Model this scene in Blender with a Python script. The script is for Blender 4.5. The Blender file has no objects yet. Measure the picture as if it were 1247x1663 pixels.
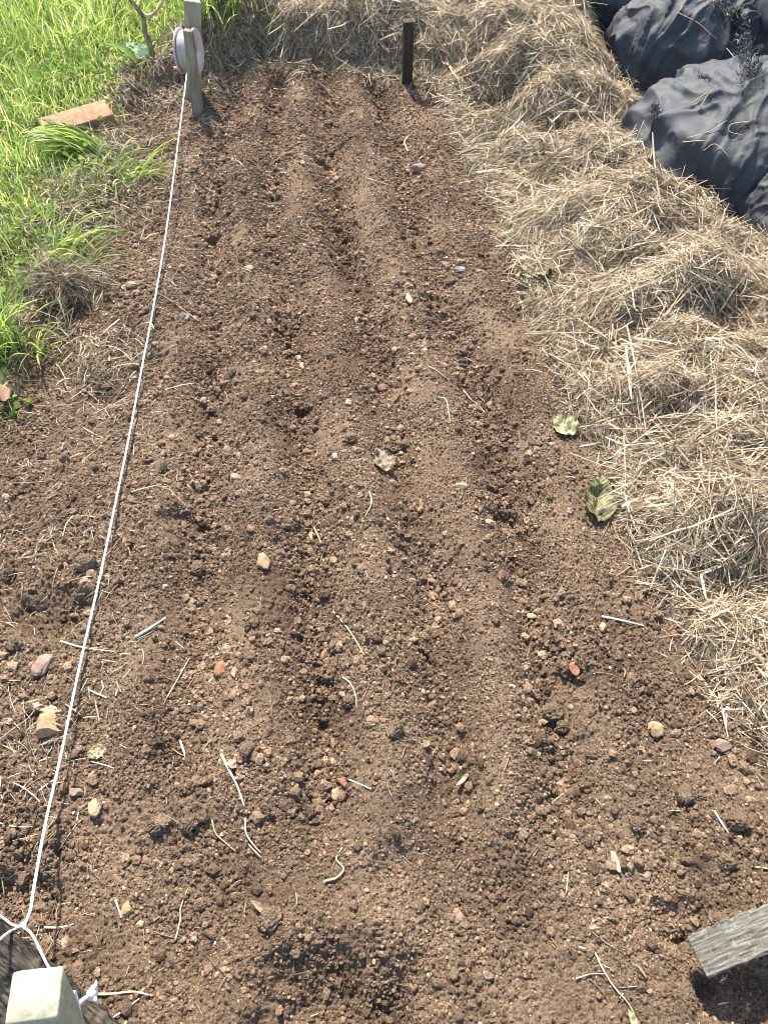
import bpy, math, random
import numpy as np
from mathutils import Vector, Matrix, Euler

rng = np.random.default_rng(11)
random.seed(11)
PI = math.pi
scene = bpy.context.scene

# ------------------------------------------------------------------ camera
CAM_H, PITCH = 1.30, math.radians(52.0)
FPX, CX, CY = 1256.0, 623.5, 831.5          # focal length and centre in photo pixels
cd = bpy.data.cameras.new('camera')
cd.sensor_fit = 'VERTICAL'; cd.sensor_height = 36.0
cd.lens = 36.0 * FPX / 1663.0
cd.clip_start = 0.02; cd.clip_end = 400
cam = bpy.data.objects.new('camera', cd)
cam.location = (0, 0, CAM_H)
cam.rotation_euler = (PI / 2 - PITCH, 0, 0)
scene.collection.objects.link(cam)
scene.camera = cam

# ------------------------------------------------------------------ light
SUN_EL, SUN_AZ = math.radians(54), math.radians(-16)    # azimuth from +Y, clockwise
sunv = Vector((math.sin(SUN_AZ) * math.cos(SUN_EL), math.cos(SUN_AZ) * math.cos(SUN_EL), math.sin(SUN_EL)))
world = bpy.data.worlds.new('World'); scene.world = world; world.use_nodes = True
wn = world.node_tree
bg = wn.nodes['Background']
sky = wn.nodes.new('ShaderNodeTexSky'); sky.sky_type = 'NISHITA'; sky.sun_disc = False
sky.sun_elevation = SUN_EL; sky.sun_rotation = SUN_AZ
wn.links.new(sky.outputs[0], bg.inputs[0]); bg.inputs[1].default_value = 0.14
ld = bpy.data.lights.new('sun', 'SUN'); ld.energy = 4.2; ld.angle = math.radians(1.8); ld.color = (1.0, 0.945, 0.85)
lo = bpy.data.objects.new('sun', ld); lo.rotation_euler = (-sunv).to_track_quat('-Z', 'Y').to_euler()
scene.collection.objects.link(lo)
scene.view_settings.view_transform = 'Standard'; scene.view_settings.look = 'None'
scene.view_settings.exposure = 1.68; scene.view_settings.gamma = 1.0
scene.cycles.pixel_filter_type = 'BLACKMAN_HARRIS'; scene.cycles.filter_width = 1.0
scene.cycles.max_bounces = 6; scene.cycles.diffuse_bounces = 3; scene.cycles.transmission_bounces = 4

# ------------------------------------------------------------------ numpy noise
def _h(ix, iy, seed):
    n = (ix.astype(np.int64) * 374761393 + iy.astype(np.int64) * 668265263 + seed * 974711) & 0xffffffff
    n = ((n ^ (n >> 13)) * 1274126177) & 0xffffffff
    return ((n ^ (n >> 16)) & 0xffff) / 65535.0
def noise2(x, y, seed=0):
    x = np.asarray(x, float); y = np.asarray(y, float)
    ix = np.floor(x); iy = np.floor(y); fx = x - ix; fy = y - iy
    ux = fx * fx * fx * (fx * (fx * 6 - 15) + 10); uy = fy * fy * fy * (fy * (fy * 6 - 15) + 10)
    def g(dx, dy):
        a = _h(ix + dx, iy + dy, seed) * 2 * PI
        return np.cos(a) * (fx - dx) + np.sin(a) * (fy - dy)
    a = g(0, 0) * (1 - ux) + g(1, 0) * ux
    b = g(0, 1) * (1 - ux) + g(1, 1) * ux
    return (a * (1 - uy) + b * uy) * 1.4
def fbm(x, y, seed=0, octv=3, gain=0.5):
    s = 0; a = 1.0; f = 1.0
    for i in range(octv):
        s = s + a * noise2(x * f + 13.7 * i, y * f - 7.1 * i, seed + i); a *= gain; f *= 2.03
    return s
def noise3(p, seed=0):                       # cheap solid noise from three slices
    return (noise2(p[:, 0] + 3.1 * p[:, 2], p[:, 1] - 2.3 * p[:, 2], seed) + noise2(p[:, 1], p[:, 2] + 5.2 * p[:, 0], seed + 1)
            + noise2(p[:, 2] * 1.1, p[:, 0] + 4.1 * p[:, 1], seed + 2)) / 1.9
def sstep(a, b, x):
    t = np.clip((x - a) / (b - a), 0, 1); return t * t * (3 - 2 * t)

# ------------------------------------------------------------------ photo pixel -> place
SP, CP = math.sin(PITCH), math.cos(PITCH)
def ray(px, py):
    u, v = (px - CX) / FPX, (py - CY) / FPX
    return np.array([u, CP - v * SP, -SP - v * CP])
def at(px, py, z=0.0):
    d = ray(px, py); t = (z - CAM_H) / d[2]
    return np.array([d[0] * t, d[1] * t, z])
def W(pts, z=0.0):
    return np.array([at(a, b, z)[:2] for a, b in pts])
def depth_of(p):
    return p[..., 1] * CP - (p[..., 2] - CAM_H) * SP
def seg_dist(x, y, P):
    d = np.full(np.shape(x), 1e9)
    for (ax, ay), (bx, by) in zip(P[:-1], P[1:]):
        vx, vy = bx - ax, by - ay
        t = np.clip(((x - ax) * vx + (y - ay) * vy) / (vx * vx + vy * vy), 0, 1)
        d = np.minimum(d, np.hypot(x - ax - t * vx, y - ay - t * vy))
    return d
def inside(x, y, P):
    r = np.zeros(np.shape(x), bool); n = len(P)
    for i in range(n):
        ax, ay = P[i]; bx, by = P[(i + 1) % n]
        if ay == by: continue
        c = ((ay > y) != (by > y)) & (x < (bx - ax) * (y - ay) / (by - ay) + ax)
        r ^= c
    return r
def sdist(x, y, P):                          # positive inside
    d = seg_dist(x, y, np.vstack([P, P[:1]]))
    return np.where(inside(x, y, P), d, -d)

EDGE_R = W([(240, 132), (330, 128), (430, 116), (560, 126), (650, 140), (705, 158), (738, 196), (748, 260), (790, 300), (806, 350), (836, 440),
            (872, 540), (905, 640), (955, 712), (985, 745), (1000, 840), (1045, 930), (1120, 1050), (1195, 1180), (1275, 1290)])
STRAW = np.vstack([EDGE_R, [[1.0, -0.6], [3.2, -0.6], [3.2, 5.0], [-0.75, 5.0], [-0.80, 3.5]]])
EDGE_L = W([(330, 5), (285, 45), (258, 80), (240, 120), (205, 170), (205, 225), (190, 285), (140, 350), (120, 425), (70, 480), (40, 560), (22, 625), (-20, 690), (-120, 800)])
GRASS = np.vstack([EDGE_L, [[-4, 0.6], [-9, 0.6], [-9, 14], [-0.70, 14], [-0.72, 4.2]]])
TARP = np.vstack([W([(940, -30), (955, 48), (1005, 100), (1038, 155), (1055, 210), (1115, 275), (1195, 350), (1270, 395)], .12), [[2.6, 2.0], [2.6, 5.2], [.9, 5.2]]])
FURROWS = [W(p) for p in (
    [(385, 150), (360, 260), (350, 370), (340, 490), (345, 640), (340, 750), (335, 880), (325, 985), (310, 1100), (295, 1230)],
    [(452, 140), (445, 220), (440, 310), (444, 370), (468, 470), (483, 570), (490, 690), (505, 800), (512, 900), (520, 1145), (532, 1340)],
    [(530, 140), (535, 220), (541, 320), (560, 402), (594, 513), (620, 614), (655, 760), (685, 900), (712, 1049), (735, 1250), (742, 1380)],
    [(612, 150), (636, 220), (664, 315), (690, 420), (731, 508), (790, 647), (818, 760), (846, 902), (893, 1145), (925, 1320)])]
BUMPS = []                                   # (x, y, rx, ry, height) on the straw
def _b(px, py, z, r, h, ry=None):
    p = at(px, py, z); BUMPS.append((p[0], p[1], r, ry or r, h))
_b(800, 160, .05, .085, -.13); _b(800, 95, .12, .13, .055, .08); _b(900, 190, .12, .08, -.07, .045); _b(905, 140, .15, .15, .045, .07)
_b(1160, 660, .1, .09, -.06); _b(1190, 930, .08, .13, -.05, .05); _b(1120, 830, .1, .12, .03); _b(1010, 560, .06, .07, -.03, .05)
_b(1000, 500, .08, .1, .03); _b(1190, 520, .1, .1, -.05, .06); _b(1150, 450, .12, .14, .04, .08); _b(880, 60, .15, .18, .05, .12); _b(700, 60, .1, .14, -.06)
_b(370, 70, .12, .16, .05, .07); _b(330, 100, .08, .05, -.04, .04); _b(960, 330, .1, .16, .04, .08); _b(1060, 1050, .04, .06, -.02)
PITS = []                                    # (x, y, rx, ry, depth) in the soil
def _p(px, py, r, d, ry=None):
    p = at(px, py); PITS.append((p[0], p[1], r, ry or r, d))
_p(1105, 1500, .06, .022, .04); _p(1215, 1625, .09, .035, .05); _p(1150, 1560, .06, .028); _p(345, 380, .03, .025, .02); _p(525, 265, .05, .022, .03); _p(820, 840, .05, .022, .03)
_p(490, 660, .03, .02, .018); _p(935, 1100, .04, .022); _p(290, 845, .05, .02, .03); _p(700, 170, .05, .02); _p(170, 640, .06, .015); _p(90, 1000, .10, .025, .06)
_p(640, 1400, .04, .012); _p(20, 1480, .1, .03); _p(545, 240, .04, .018, .02); _p(250, 590, .05, .015); _p(30, 530, .06, .02)

LEDGE = W([(395, 1600), (430, 1568), (470, 1540), (520, 1530), (560, 1524), (600, 1532), (622, 1555), (650, 1545), (672, 1560), (705, 1610), (720, 1800), (380, 1800)])
def macro(x, y):
    """Ground height without the crumbs."""
    x = np.asarray(x, float); y = np.asarray(y, float)
    ds = sdist(x, y, STRAW); dg = sdist(x, y, GRASS)
    soil = 1 - sstep(-0.03, 0.05, np.maximum(ds, dg))
    z = 0.018 * fbm(x * 2.3, y * 2.3, 5, 3)
    f = np.zeros_like(z)
    for i, F in enumerate(FURROWS):
        d = seg_dist(x + 0.006 * noise2(x * 7, y * 5, 31 + i), y, F)
        amp = (0.035 if i else 0.026) * (0.85 + 0.3 * noise2(x * 3, y * 5, 60 + i))
        f = f - amp * np.exp(-(d / 0.042) ** 2) + 0.018 * np.exp(-((d - 0.10) / 0.05) ** 2)
    z = z + f * soil * sstep(0.22, 0.5, y)
    for (bx, by, rx, ry, h) in PITS:
        q = np.hypot((x - bx) / rx, (y - by) / ry) + 0.25 * noise2(x * 25, y * 25, 9)
        z = z - h * (1 - sstep(0.35, 1.1, q)) * soil
    dl = sdist(x + .018 * noise2(x * 14, y * 14, 77) + .008 * noise2(x * 40, y * 40, 78), y, LEDGE)
    z = z - 0.058 * sstep(-0.02, 0.075, dl) + .012 * np.exp(-((dl + .03) / .035) ** 2) - .03 * sstep(.05, .2, dl) * 0
    # soil falls away to the left of the string
    z = z - 0.05 * sstep(0, 0.5, -x - 0.52) * sstep(0.2, .6, y) * soil
    # straw bank on the right and the pile at the far end
    rise = 0.02 * sstep(0, .03, ds) + 0.10 * sstep(0.02, 0.32, ds) * (0.75 + 0.5 * fbm(x * 2.2, y * 2.2, 40, 2))
    lump = 0.040 * fbm(x * 5.0, y * 5.0, 21, 2) + 0.014 * fbm(x * 13, y * 13, 24, 2)
    zs = rise + lump * sstep(0.0, .16, ds)
    back = sstep(3.02, 3.38, y + 0.10 * noise2(x * 3, y * 3, 44)) * sstep(-1.0, -0.62, x) * (1 - sstep(.5, 1.0, x))
    zs = zs + (0.15 * back + 0.13 * sstep(3.35, 4.1, y) * sstep(-1.0, -.6, x) * (1 - sstep(.5, 1., x))) * sstep(0, .12, ds) * (1 - sstep(4.1, 4.9, y))
    zs = zs * (1 - .6 * sstep(-.10, .10, sdist(x, y, TARP)))
    for (bx, by, rx, ry, h) in BUMPS:
        zs = zs + .72 * h * np.exp(-((x - bx) / rx) ** 2 - ((y - by) / ry) ** 2) * sstep(-.02, .05, ds)
    z = np.where(ds > 0, z * 0.4 + zs, z)
    z = np.where(dg > 0, z * 0.5 - 0.02 * sstep(0, .3, dg) + 0.02 * noise2(x * 4, y * 4, 50), z)
    return z
def micro(x, y, coarse=1.0):
    ds = sdist(x, y, STRAW); dg = sdist(x, y, GRASS)
    soil = 1 - 0.7 * sstep(-0.01, 0.04, np.maximum(ds, dg))
    c = 0.6 + 0.8 * np.clip(fbm(x * 4, y * 4, 90, 2) + 0.35, 0, 1)
    a = np.abs(noise2(x * 55, y * 55, 3)); b = noise2(x * 24, y * 24, 4)
    d = np.full(np.shape(x), 9.0)
    for F in FURROWS: d = np.minimum(d, seg_dist(x, y, F))
    rough = np.clip(.35 + .75 * np.exp(-(d / .045) ** 2) + .8 * np.clip(noise2(x * 4.5, y * 4.5, 95), 0, 1) + .35 * (x < -.5), .3, 1.15)
    cl = np.clip(b, 0, 1) ** 1.5 * 0.018 * rough
    pock = -0.010 * sstep(0.42, .62, noise2(x * 30 + 9, y * 30, 17)) * rough
    return soil * c * (cl + pock + 0.007 * rough * (0.4 - a) + 0.0036 * noise2(x * 110, y * 110, 6) + 0.0042 * noise2(x * 230, y * 230, 7))
def Hh(x, y):
    return macro(x, y) + micro(x, y)
def hit(px, py, fn=macro):
    """The place on the ground that the photo shows at this pixel."""
    d = ray(px, py); t = np.linspace(0.5, 6.5, 1500)
    X = d[0] * t; Y = d[1] * t; Z = CAM_H + d[2] * t
    g = Z - fn(X, Y); k = np.argmax(g < 0)
    if not (g < 0).any(): k = len(t) - 1
    t0, t1, g0, g1 = t[k - 1], t[k], g[k - 1], g[k]
    tt = t0 + (t1 - t0) * g0 / (g0 - g1 + 1e-12)
    return np.array([d[0] * tt, d[1] * tt, CAM_H + d[2] * tt])

# ------------------------------------------------------------------ mesh helpers
def raw_mesh(name, V, F, smooth=True):
    """F: (n, k) array of faces, all with k corners, or a list of such arrays."""
    me = bpy.data.meshes.new(name)
    Fs = F if isinstance(F, list) else [F]
    V = np.ascontiguousarray(V, np.float32).reshape(-1, 3)
    me.vertices.add(len(V)); me.vertices.foreach_set('co', V.ravel())
    nl = sum(f.size for f in Fs); nf = sum(len(f) for f in Fs)
    me.loops.add(nl); me.loops.foreach_set('vertex_index', np.concatenate([f.ravel() for f in Fs]).astype(np.int32))
    me.polygons.add(nf)
    sizes = np.concatenate([np.full(len(f), f.shape[1]) for f in Fs])
    me.polygons.foreach_set('loop_start', np.concatenate([[0], np.cumsum(sizes)[:-1]]).astype(np.int32))
    me.update(calc_edges=True)
    me.polygons.foreach_set('use_smooth', np.full(nf, smooth))
    return me
def obj(name, me, mat=None, parent=None, loc=None):
    if isinstance(me, tuple): me = raw_mesh(name, *me)
    o = bpy.data.objects.new(name, me); scene.collection.objects.link(o)
    if mat: me.materials.append(mat)
    if parent: o.parent = parent
    if loc is not None: o.location = loc
    return o
def tag(o, label=None, cat=None, group=None, kind=None):
    if label: o['label'] = label
    if cat: o['category'] = cat
    if group: o['group'] = group
    if kind: o['kind'] = kind
    return o
def thing(name, loc, label, cat, group=None):
    o = bpy.data.objects.new(name, None); scene.collection.objects.link(o)
    o.location = Vector(loc); o.empty_display_size = 0.05
    return tag(o, label, cat, group)
def merge(parts):
    """[(V, [F...])] -> one (V, [F...])"""
    Vs, Fs, n = [], [], 0
    for V, F in parts:
        V = np.asarray(V, float).reshape(-1, 3)
        for f in (F if isinstance(F, list) else [F]): Fs.append(np.asarray(f) + n)
        Vs.append(V); n += len(V)
    return np.vstack(Vs), Fs

def grid_faces(nu, nv):
    i = np.arange(nu - 1)[:, None] * nv + np.arange(nv - 1)[None, :]
    return np.stack([i, i + nv, i + nv + 1, i + 1], -1).reshape(-1, 4)
def norm(a):
    return a / (np.linalg.norm(a, axis=-1, keepdims=True) + 1e-12)
def ribbons(P, Wd, up=None, fold=0.0):
    """P (n,k,3) centre lines, Wd (n,k) widths -> flat strips."""
    n, k, _ = P.shape
    T = norm(np.gradient(P, axis=1))
    if up is None:
        up = rng.normal(size=(n, 1, 3)); up[..., 2] = np.abs(up[..., 2]) + 0.6
    S = norm(np.cross(T, np.broadcast_to(up, T.shape)))
    V = np.stack([P - S * Wd[..., None] / 2, P + S * Wd[..., None] / 2], 2).reshape(-1, 3)
    base = np.arange(n)[:, None] * (2 * k) + np.arange(k - 1)[None, :] * 2
    F = np.stack([base, base + 1, base + 3, base + 2], -1).reshape(-1, 4)
    return V, [F]
def tubes(P, R, sides=3, cap=True):
    n, k, _ = P.shape
    T = norm(np.gradient(P, axis=1))
    ref = np.where(np.abs(T[..., 2:3]) > 0.9, np.array([1.0, 0, 0]), np.array([0, 0, 1.0]))
    A = norm(np.cross(T, ref)); B = np.cross(T, A)
    an = np.arange(sides) * 2 * PI / sides
    V = (P[:, :, None, :] + R[:, :, None, None] * (A[:, :, None, :] * np.cos(an)[:, None] + B[:, :, None, :] * np.sin(an)[:, None])).reshape(-1, 3)
    b = np.arange(n)[:, None, None] * (k * sides) + np.arange(k - 1)[None, :, None] * sides
    s = np.arange(sides)[None, None, :]; s2 = (s + 1) % sides
    F = np.stack([b + s, b + s2, b + sides + s2, b + sides + s], -1).reshape(-1, 4)
    Fs = [F]
    if cap:
        e = np.arange(n)[:, None] * (k * sides)
        Fs.append((e + np.arange(sides)[::-1][None, :]).reshape(n, sides)); Fs.append((e + (k - 1) * sides + np.arange(sides)[None, :]).reshape(n, sides))
    return V, Fs
def tube1(pts, r, sides=8, sub=6):
    """One smooth tube through points; r a number or one per point."""
    pts = np.asarray(pts, float); n = len(pts); rr = np.full(n, r) if np.isscalar(r) else np.asarray(r, float)
    if sub > 1 and n > 2:
        ext = np.vstack([2 * pts[0] - pts[1], pts, 2 * pts[-1] - pts[-2]]); out = []; ro = []
        for i in range(n - 1):
            p0, p1, p2, p3 = ext[i:i + 4]
            for t in np.linspace(0, 1, sub, endpoint=False):
                out.append(0.5 * (2 * p1 + (p2 - p0) * t + (2 * p0 - 5 * p1 + 4 * p2 - p3) * t * t + (3 * p1 - p0 - 3 * p2 + p3) * t ** 3)); ro.append(rr[i] * (1 - t) + rr[i + 1] * t)
        out.append(pts[-1]); ro.append(rr[-1]); pts = np.array(out); rr = np.array(ro)
    return tubes(pts[None], rr[None], sides)

def ico(sub):
    import bmesh
    bm = bmesh.new(); bmesh.ops.create_icosphere(bm, subdivisions=sub, radius=1.0)
    V = np.array([v.co[:] for v in bm.verts]); F = np.array([[v.index for v in f.verts] for f in bm.faces]); bm.free()
    return V, F
ICO = {s: ico(s) for s in (1, 2, 4, 5)}
def rock(sub, seed, amp=0.35, freq=1.3, facets=0, fine=0.0):
    V, F = ICO[sub]; V = V.copy(); r = np.random.default_rng(seed)
    d = 1 + amp * noise3(V * freq + seed * 3.3, seed) + amp * 0.5 * noise3(V * freq * 2.3 + 5, seed + 9)
    if fine: d = d + fine * noise3(V * 7, seed + 20) + fine * .6 * noise3(V * 15, seed + 30) + fine * .4 * noise3(V * 31, seed + 40)
    V = V * d[:, None]
    for _ in range(facets):
        n = norm(r.normal(size=3)); c = r.uniform(0.45, 0.8)
        h = V @ n; V = V - np.where(h > c, h - c, 0)[:, None] * n
    return V, F
def rotmats(n, r=rng):
    q = norm(r.normal(size=(n, 4))); w, x, y, z = q.T
    return np.stack([1 - 2 * (y * y + z * z), 2 * (x * y - z * w), 2 * (x * z + y * w), 2 * (x * y + z * w), 1 - 2 * (x * x + z * z), 2 * (y * z - x * w),
                     2 * (x * z - y * w), 2 * (y * z + x * w), 1 - 2 * (x * x + y * y)], -1).reshape(n, 3, 3)
def scatter(T, pos, size, flat=0.75):
    """Copies of template T (V, F) baked into one mesh."""
    V, F = T; n = len(pos)
    M = rotmats(n); sc = size[:, None] * rng.uniform(0.7, 1.25, (n, 3))
    A = np.einsum('nij,vj->nvi', M, V) * sc[:, None, :]
    A[..., 2] *= flat
    A += pos[:, None, :]
    return A.reshape(-1, 3), [(F[None] + (np.arange(n) * len(V))[:, None, None]).reshape(-1, 3)]

# ------------------------------------------------------------------ materials
def new_mat(name):
    m = bpy.data.materials.new(name); m.use_nodes = True
    nt = m.node_tree; b = nt.nodes['Principled BSDF']
    return m, nt, b
def node(nt, t, **kw):
    n = nt.nodes.new(t)
    for k, v in kw.items():
        if k.startswith('i_'): n.inputs[k[2:].replace('_', ' ')].default_value = v
        else: setattr(n, k, v)
    return n
def ramp(nt, src, stops, interp='LINEAR'):
    r = nt.nodes.new('ShaderNodeValToRGB'); r.color_ramp.interpolation = interp
    e = r.color_ramp.elements
    while len(e) < len(stops): e.new(0.5)
    for el, (p, c) in zip(e, stops): el.position = p; el.color = (*c, 1)
    nt.links.new(src, r.inputs[0]); return r.outputs[0]
def tex(nt, scale, detail=4, rough=0.6, coord='Object', stretch=None, typ='noise'):
    tc = nt.nodes.new('ShaderNodeTexCoord'); src = tc.outputs[coord]
    if stretch:
        mp = nt.nodes.new('ShaderNodeMapping'); mp.inputs['Scale'].default_value = stretch; nt.links.new(src, mp.inputs[0]); src = mp.outputs[0]
    t = nt.nodes.new('ShaderNodeTexNoise' if typ == 'noise' else 'ShaderNodeTexVoronoi'); t.inputs['Scale'].default_value = scale
    if typ == 'noise': t.inputs['Detail'].default_value = detail; t.inputs['Roughness'].default_value = rough
    nt.links.new(src, t.inputs['Vector']); return t.outputs[0]
def mix(nt, a, b, fac, mode='MIX'):
    m = nt.nodes.new('ShaderNodeMix'); m.data_type = 'RGBA'; m.blend_type = mode
    for s, v in ((6, a), (7, b)):
        if isinstance(v, tuple): m.inputs[s].default_value = (*v, 1)
        else: nt.links.new(v, m.inputs[s])
    if isinstance(fac, (int, float)): m.inputs[0].default_value = fac
    else: nt.links.new(fac, m.inputs[0])
    return m.outputs[2]
def bump(nt, b, h, dist=0.002, strength=0.6):
    n = nt.nodes.new('ShaderNodeBump'); n.inputs['Distance'].default_value = dist; n.inputs['Strength'].default_value = strength
    nt.links.new(h, n.inputs['Height']); nt.links.new(n.outputs[0], b.inputs['Normal'])
def island(nt):
    return nt.nodes.new('ShaderNodeNewGeometry').outputs['Random Per Island']

SOIL = [(0.0, (.054, .034, .022)), (.35, (.142, .096, .061)), (.6, (.218, .154, .101)), (.85, (.305, .223, .150)), (1, (.41, .315, .222))]
def soil_mat(name, per_island=False):
    m, nt, b = new_mat(name)
    fine = tex(nt, 260, 5, .75, 'Object'); big = tex(nt, 5.5, 3, .6)
    c = ramp(nt, fine, [(.28, SOIL[0][1]), (.42, SOIL[1][1]), (.52, SOIL[2][1]), (.62, SOIL[3][1]), (.76, SOIL[4][1])])
    c = mix(nt, c, ramp(nt, big, [(.3, (.62, .58, .56)), (.5, (.9, .88, .86)), (.7, (1.15, 1.12, 1.08))]), 1.0, 'MULTIPLY')
    if per_island:
        t = ramp(nt, island(nt), [(0, (.42, .38, .37)), (.25, (.72, .69, .68)), (.55, (1.0, .96, .94)), (.80, (1.25, 1.19, 1.14)), (.94, (1.6, 1.54, 1.46)), (1, (2.3, 2.3, 2.25))])
        c = mix(nt, c, t, 1.0, 'MULTIPLY')
    nt.links.new(c, b.inputs['Base Color'])
    b.inputs['Roughness'].default_value = 0.95; b.inputs['Specular IOR Level'].default_value = 0.15
    bump(nt, b, tex(nt, 380, 5, .85), .0035, 1.0)
    return m, nt, b, c
M_ground, nt, b, c = soil_mat('ground soil')
c = mix(nt, c, (.88, .855, .85), 1.0, 'MULTIPLY')
at_s = node(nt, 'ShaderNodeAttribute', attribute_name='straw_zone'); at_g = node(nt, 'ShaderNodeAttribute', attribute_name='grass_zone')
under = ramp(nt, tex(nt, 160, 5, .75), [(.3, (.10, .075, .048)), (.7, (.30, .24, .165))])
turf = ramp(nt, tex(nt, 70, 4, .7), [(.3, (.035, .045, .014)), (.7, (.11, .12, .04))])
at_d = node(nt, 'ShaderNodeAttribute', attribute_name='shade_and_damp')
c = mix(nt, c, mix(nt, c, (.74, .70, .68), 1.0, 'MULTIPLY'), at_d.outputs['Fac'])  # darker soil tint: painted furrow shade and damp patches
c = mix(nt, c, under, at_s.outputs['Fac']); c = mix(nt, c, turf, at_g.outputs['Fac'])
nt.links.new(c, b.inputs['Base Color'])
M_crumb = soil_mat('soil crumb', True)[0]
M_clod = soil_mat('soil clod')[0]

def simple(name, stops, scale=60, rough=.8, stretch=None, bmp=0.0, spec=.3, detail=4, coord='Object'):
    m, nt, b = new_mat(name)
    t = tex(nt, scale, detail, .65, coord, stretch)
    nt.links.new(ramp(nt, t, stops), b.inputs['Base Color'])
    b.inputs['Roughness'].default_value = rough; b.inputs['Specular IOR Level'].default_value = spec
    if bmp: bump(nt, b, t, bmp, .7)
    return m
def strand(name, stops, rough=.6, trans=0.0, tcol=1.0, spec=.25):
    """Thin plant matter: each strand its own tone, some light through it."""
    m, nt, b = new_mat(name)
    c = ramp(nt, island(nt), stops)
    c = mix(nt, c, ramp(nt, tex(nt, 40, 3), [(.3, (.75, .74, .7)), (.7, (1.1, 1.08, 1.05))]), 1.0, 'MULTIPLY')
    nt.links.new(c, b.inputs['Base Color']); b.inputs['Roughness'].default_value = rough; b.inputs['Specular IOR Level'].default_value = spec
    if trans:
        t = nt.nodes.new('ShaderNodeBsdfTranslucent'); mx = nt.nodes.new('ShaderNodeMixShader'); mx.inputs[0].default_value = trans
        nt.links.new(mix(nt, c, (tcol, tcol, tcol * .8), 1.0, 'MULTIPLY'), t.inputs[0])
        nt.links.new(b.outputs[0], mx.inputs[1]); nt.links.new(t.outputs[0], mx.inputs[2])
        nt.links.new(mx.outputs[0], nt.nodes['Material Output'].inputs[0])
    return m
M_straw = strand('straw', [(0, (.10, .066, .040)), (.15, (.25, .175, .105)), (.40, (.44, .335, .215)), (.70, (.585, .47, .325)), (.92, (.68, .59, .445)), (1, (.76, .70, .59))], .5, .25)
M_oldstraw = strand('old straw', [(0, (.07, .048, .03)), (.3, (.18, .13, .08)), (.65, (.34, .26, .17)), (1, (.58, .49, .36))], .65, .1)
M_litter = strand('straw litter', [(0, (.07, .048, .03)), (.3, (.20, .145, .09)), (.7, (.36, .28, .19)), (1, (.55, .47, .36))], .65, .1)
M_grass = strand('grass', [(0, (.07, .12, .03)), (.3, (.155, .24, .06)), (.6, (.265, .355, .095)), (.80, (.38, .45, .15)), (.88, (.48, .44, .22)), (1, (.58, .51, .34))], .4, .6, 1.6, .45)
M_weed = strand('weed leaf', [(0, (.08, .15, .02)), (.5, (.15, .25, .04)), (1, (.24, .33, .07))], .6, .5, 1.5, .1)

# ------------------------------------------------------------------ ground
def axis(fine_a, fine_b, step, grow, far_a, far_b):
    a = [fine_a]; s = step
    while a[-1] > far_a: s *= grow; a.append(a[-1] - s)
    m = np.arange(fine_a + step, fine_b, step)
    c = [fine_b]; s = step
    while c[-1] < far_b: s *= grow; c.append(c[-1] + s)
    return np.concatenate([np.array(a[::-1]), m, np.array(c)])
gx = axis(-0.95, 0.95, 0.0026, 1.12, -60, 60)
ys = [-0.16]
while ys[-1] < 3.2: ys.append(ys[-1] + 0.0018 + 0.0010 * max(ys[-1], 0))
lo_y = [-0.16]; s = .004
while lo_y[-1] > -40: s *= 1.25; lo_y.append(lo_y[-1] - s)
hi_y = [ys[-1]]; s = .006
while hi_y[-1] < 120: s *= 1.12; hi_y.append(hi_y[-1] + s)
gy = np.concatenate([lo_y[:0:-1], ys, hi_y[1:]])
GX, GY = np.meshgrid(gx, gy, indexing='ij')
GZ = Hh(GX, GY)
far = sstep(5, 12, np.hypot(GX, GY)); GZ = GZ * (1 - far)
me = raw_mesh('ground', np.stack([GX, GY, GZ], -1).reshape(-1, 3), grid_faces(len(gx), len(gy)))
for nm, d in (('straw_zone', sdist(GX, GY, STRAW)), ('grass_zone', sdist(GX, GY, GRASS))):
    a = me.attributes.new(nm, 'FLOAT', 'POINT')
    v = sstep(-0.02, .03, d + .03 * noise2(GX * 20, GY * 20, 88))
    if nm == 'grass_zone': v = np.maximum(v, sstep(4.6, 5.2, GY)); v = np.maximum(v, sstep(2.6, 3.4, np.hypot(GX, GY - 1.5)))
    a.data.foreach_set('value', v.astype(np.float32).ravel())
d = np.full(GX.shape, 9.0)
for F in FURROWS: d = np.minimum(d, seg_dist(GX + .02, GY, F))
a = me.attributes.new('shade_and_damp', 'FLOAT', 'POINT')  # furrow shading put into the soil colour, plus random damp patches
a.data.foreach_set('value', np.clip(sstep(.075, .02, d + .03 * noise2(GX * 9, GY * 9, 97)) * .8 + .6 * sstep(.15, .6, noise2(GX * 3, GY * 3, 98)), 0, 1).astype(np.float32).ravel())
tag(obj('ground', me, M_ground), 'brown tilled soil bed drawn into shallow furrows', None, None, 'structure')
del GX, GY, GZ

# ------------------------------------------------------------------ soil crumbs
def bed_points(n, seed):
    r = np.random.default_rng(seed)
    x = r.uniform(-0.95, 0.95, n); y = -0.16 + 3.3 * r.uniform(0, 1, n) ** 1.2
    keep = np.abs(x) < 0.36 + 0.37 * (y + 0.55)
    x, y = x[keep], y[keep]
    ds = sdist(x, y, STRAW); dg = sdist(x, y, GRASS)
    k = (np.maximum(ds, dg) < 0.02)
    return x[k], y[k]
def furrow_near(x, y):
    d = np.full(len(x), 9.0)
    for F in FURROWS: d = np.minimum(d, seg_dist(x, y, F))
    return d
parts = []
x, y = bed_points(760000, 1)                    # fine crumbs
dn = noise2(x * 6, y * 6, 200) + 0.6 * noise2(x * 17, y * 17, 201)
k = rng.uniform(size=len(x)) < np.clip(0.55 + 0.9 * dn, .10, 1)
x, y = x[k], y[k]
r0 = 0.0011 * np.clip(rng.pareto(2.6, len(x)) + 1, 1, 3.4) * (0.9 + 0.45 * y / 3)
z = Hh(x, y) + r0 * 0.25
n5 = np.array_split(np.arange(len(x)), 5)
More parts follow.
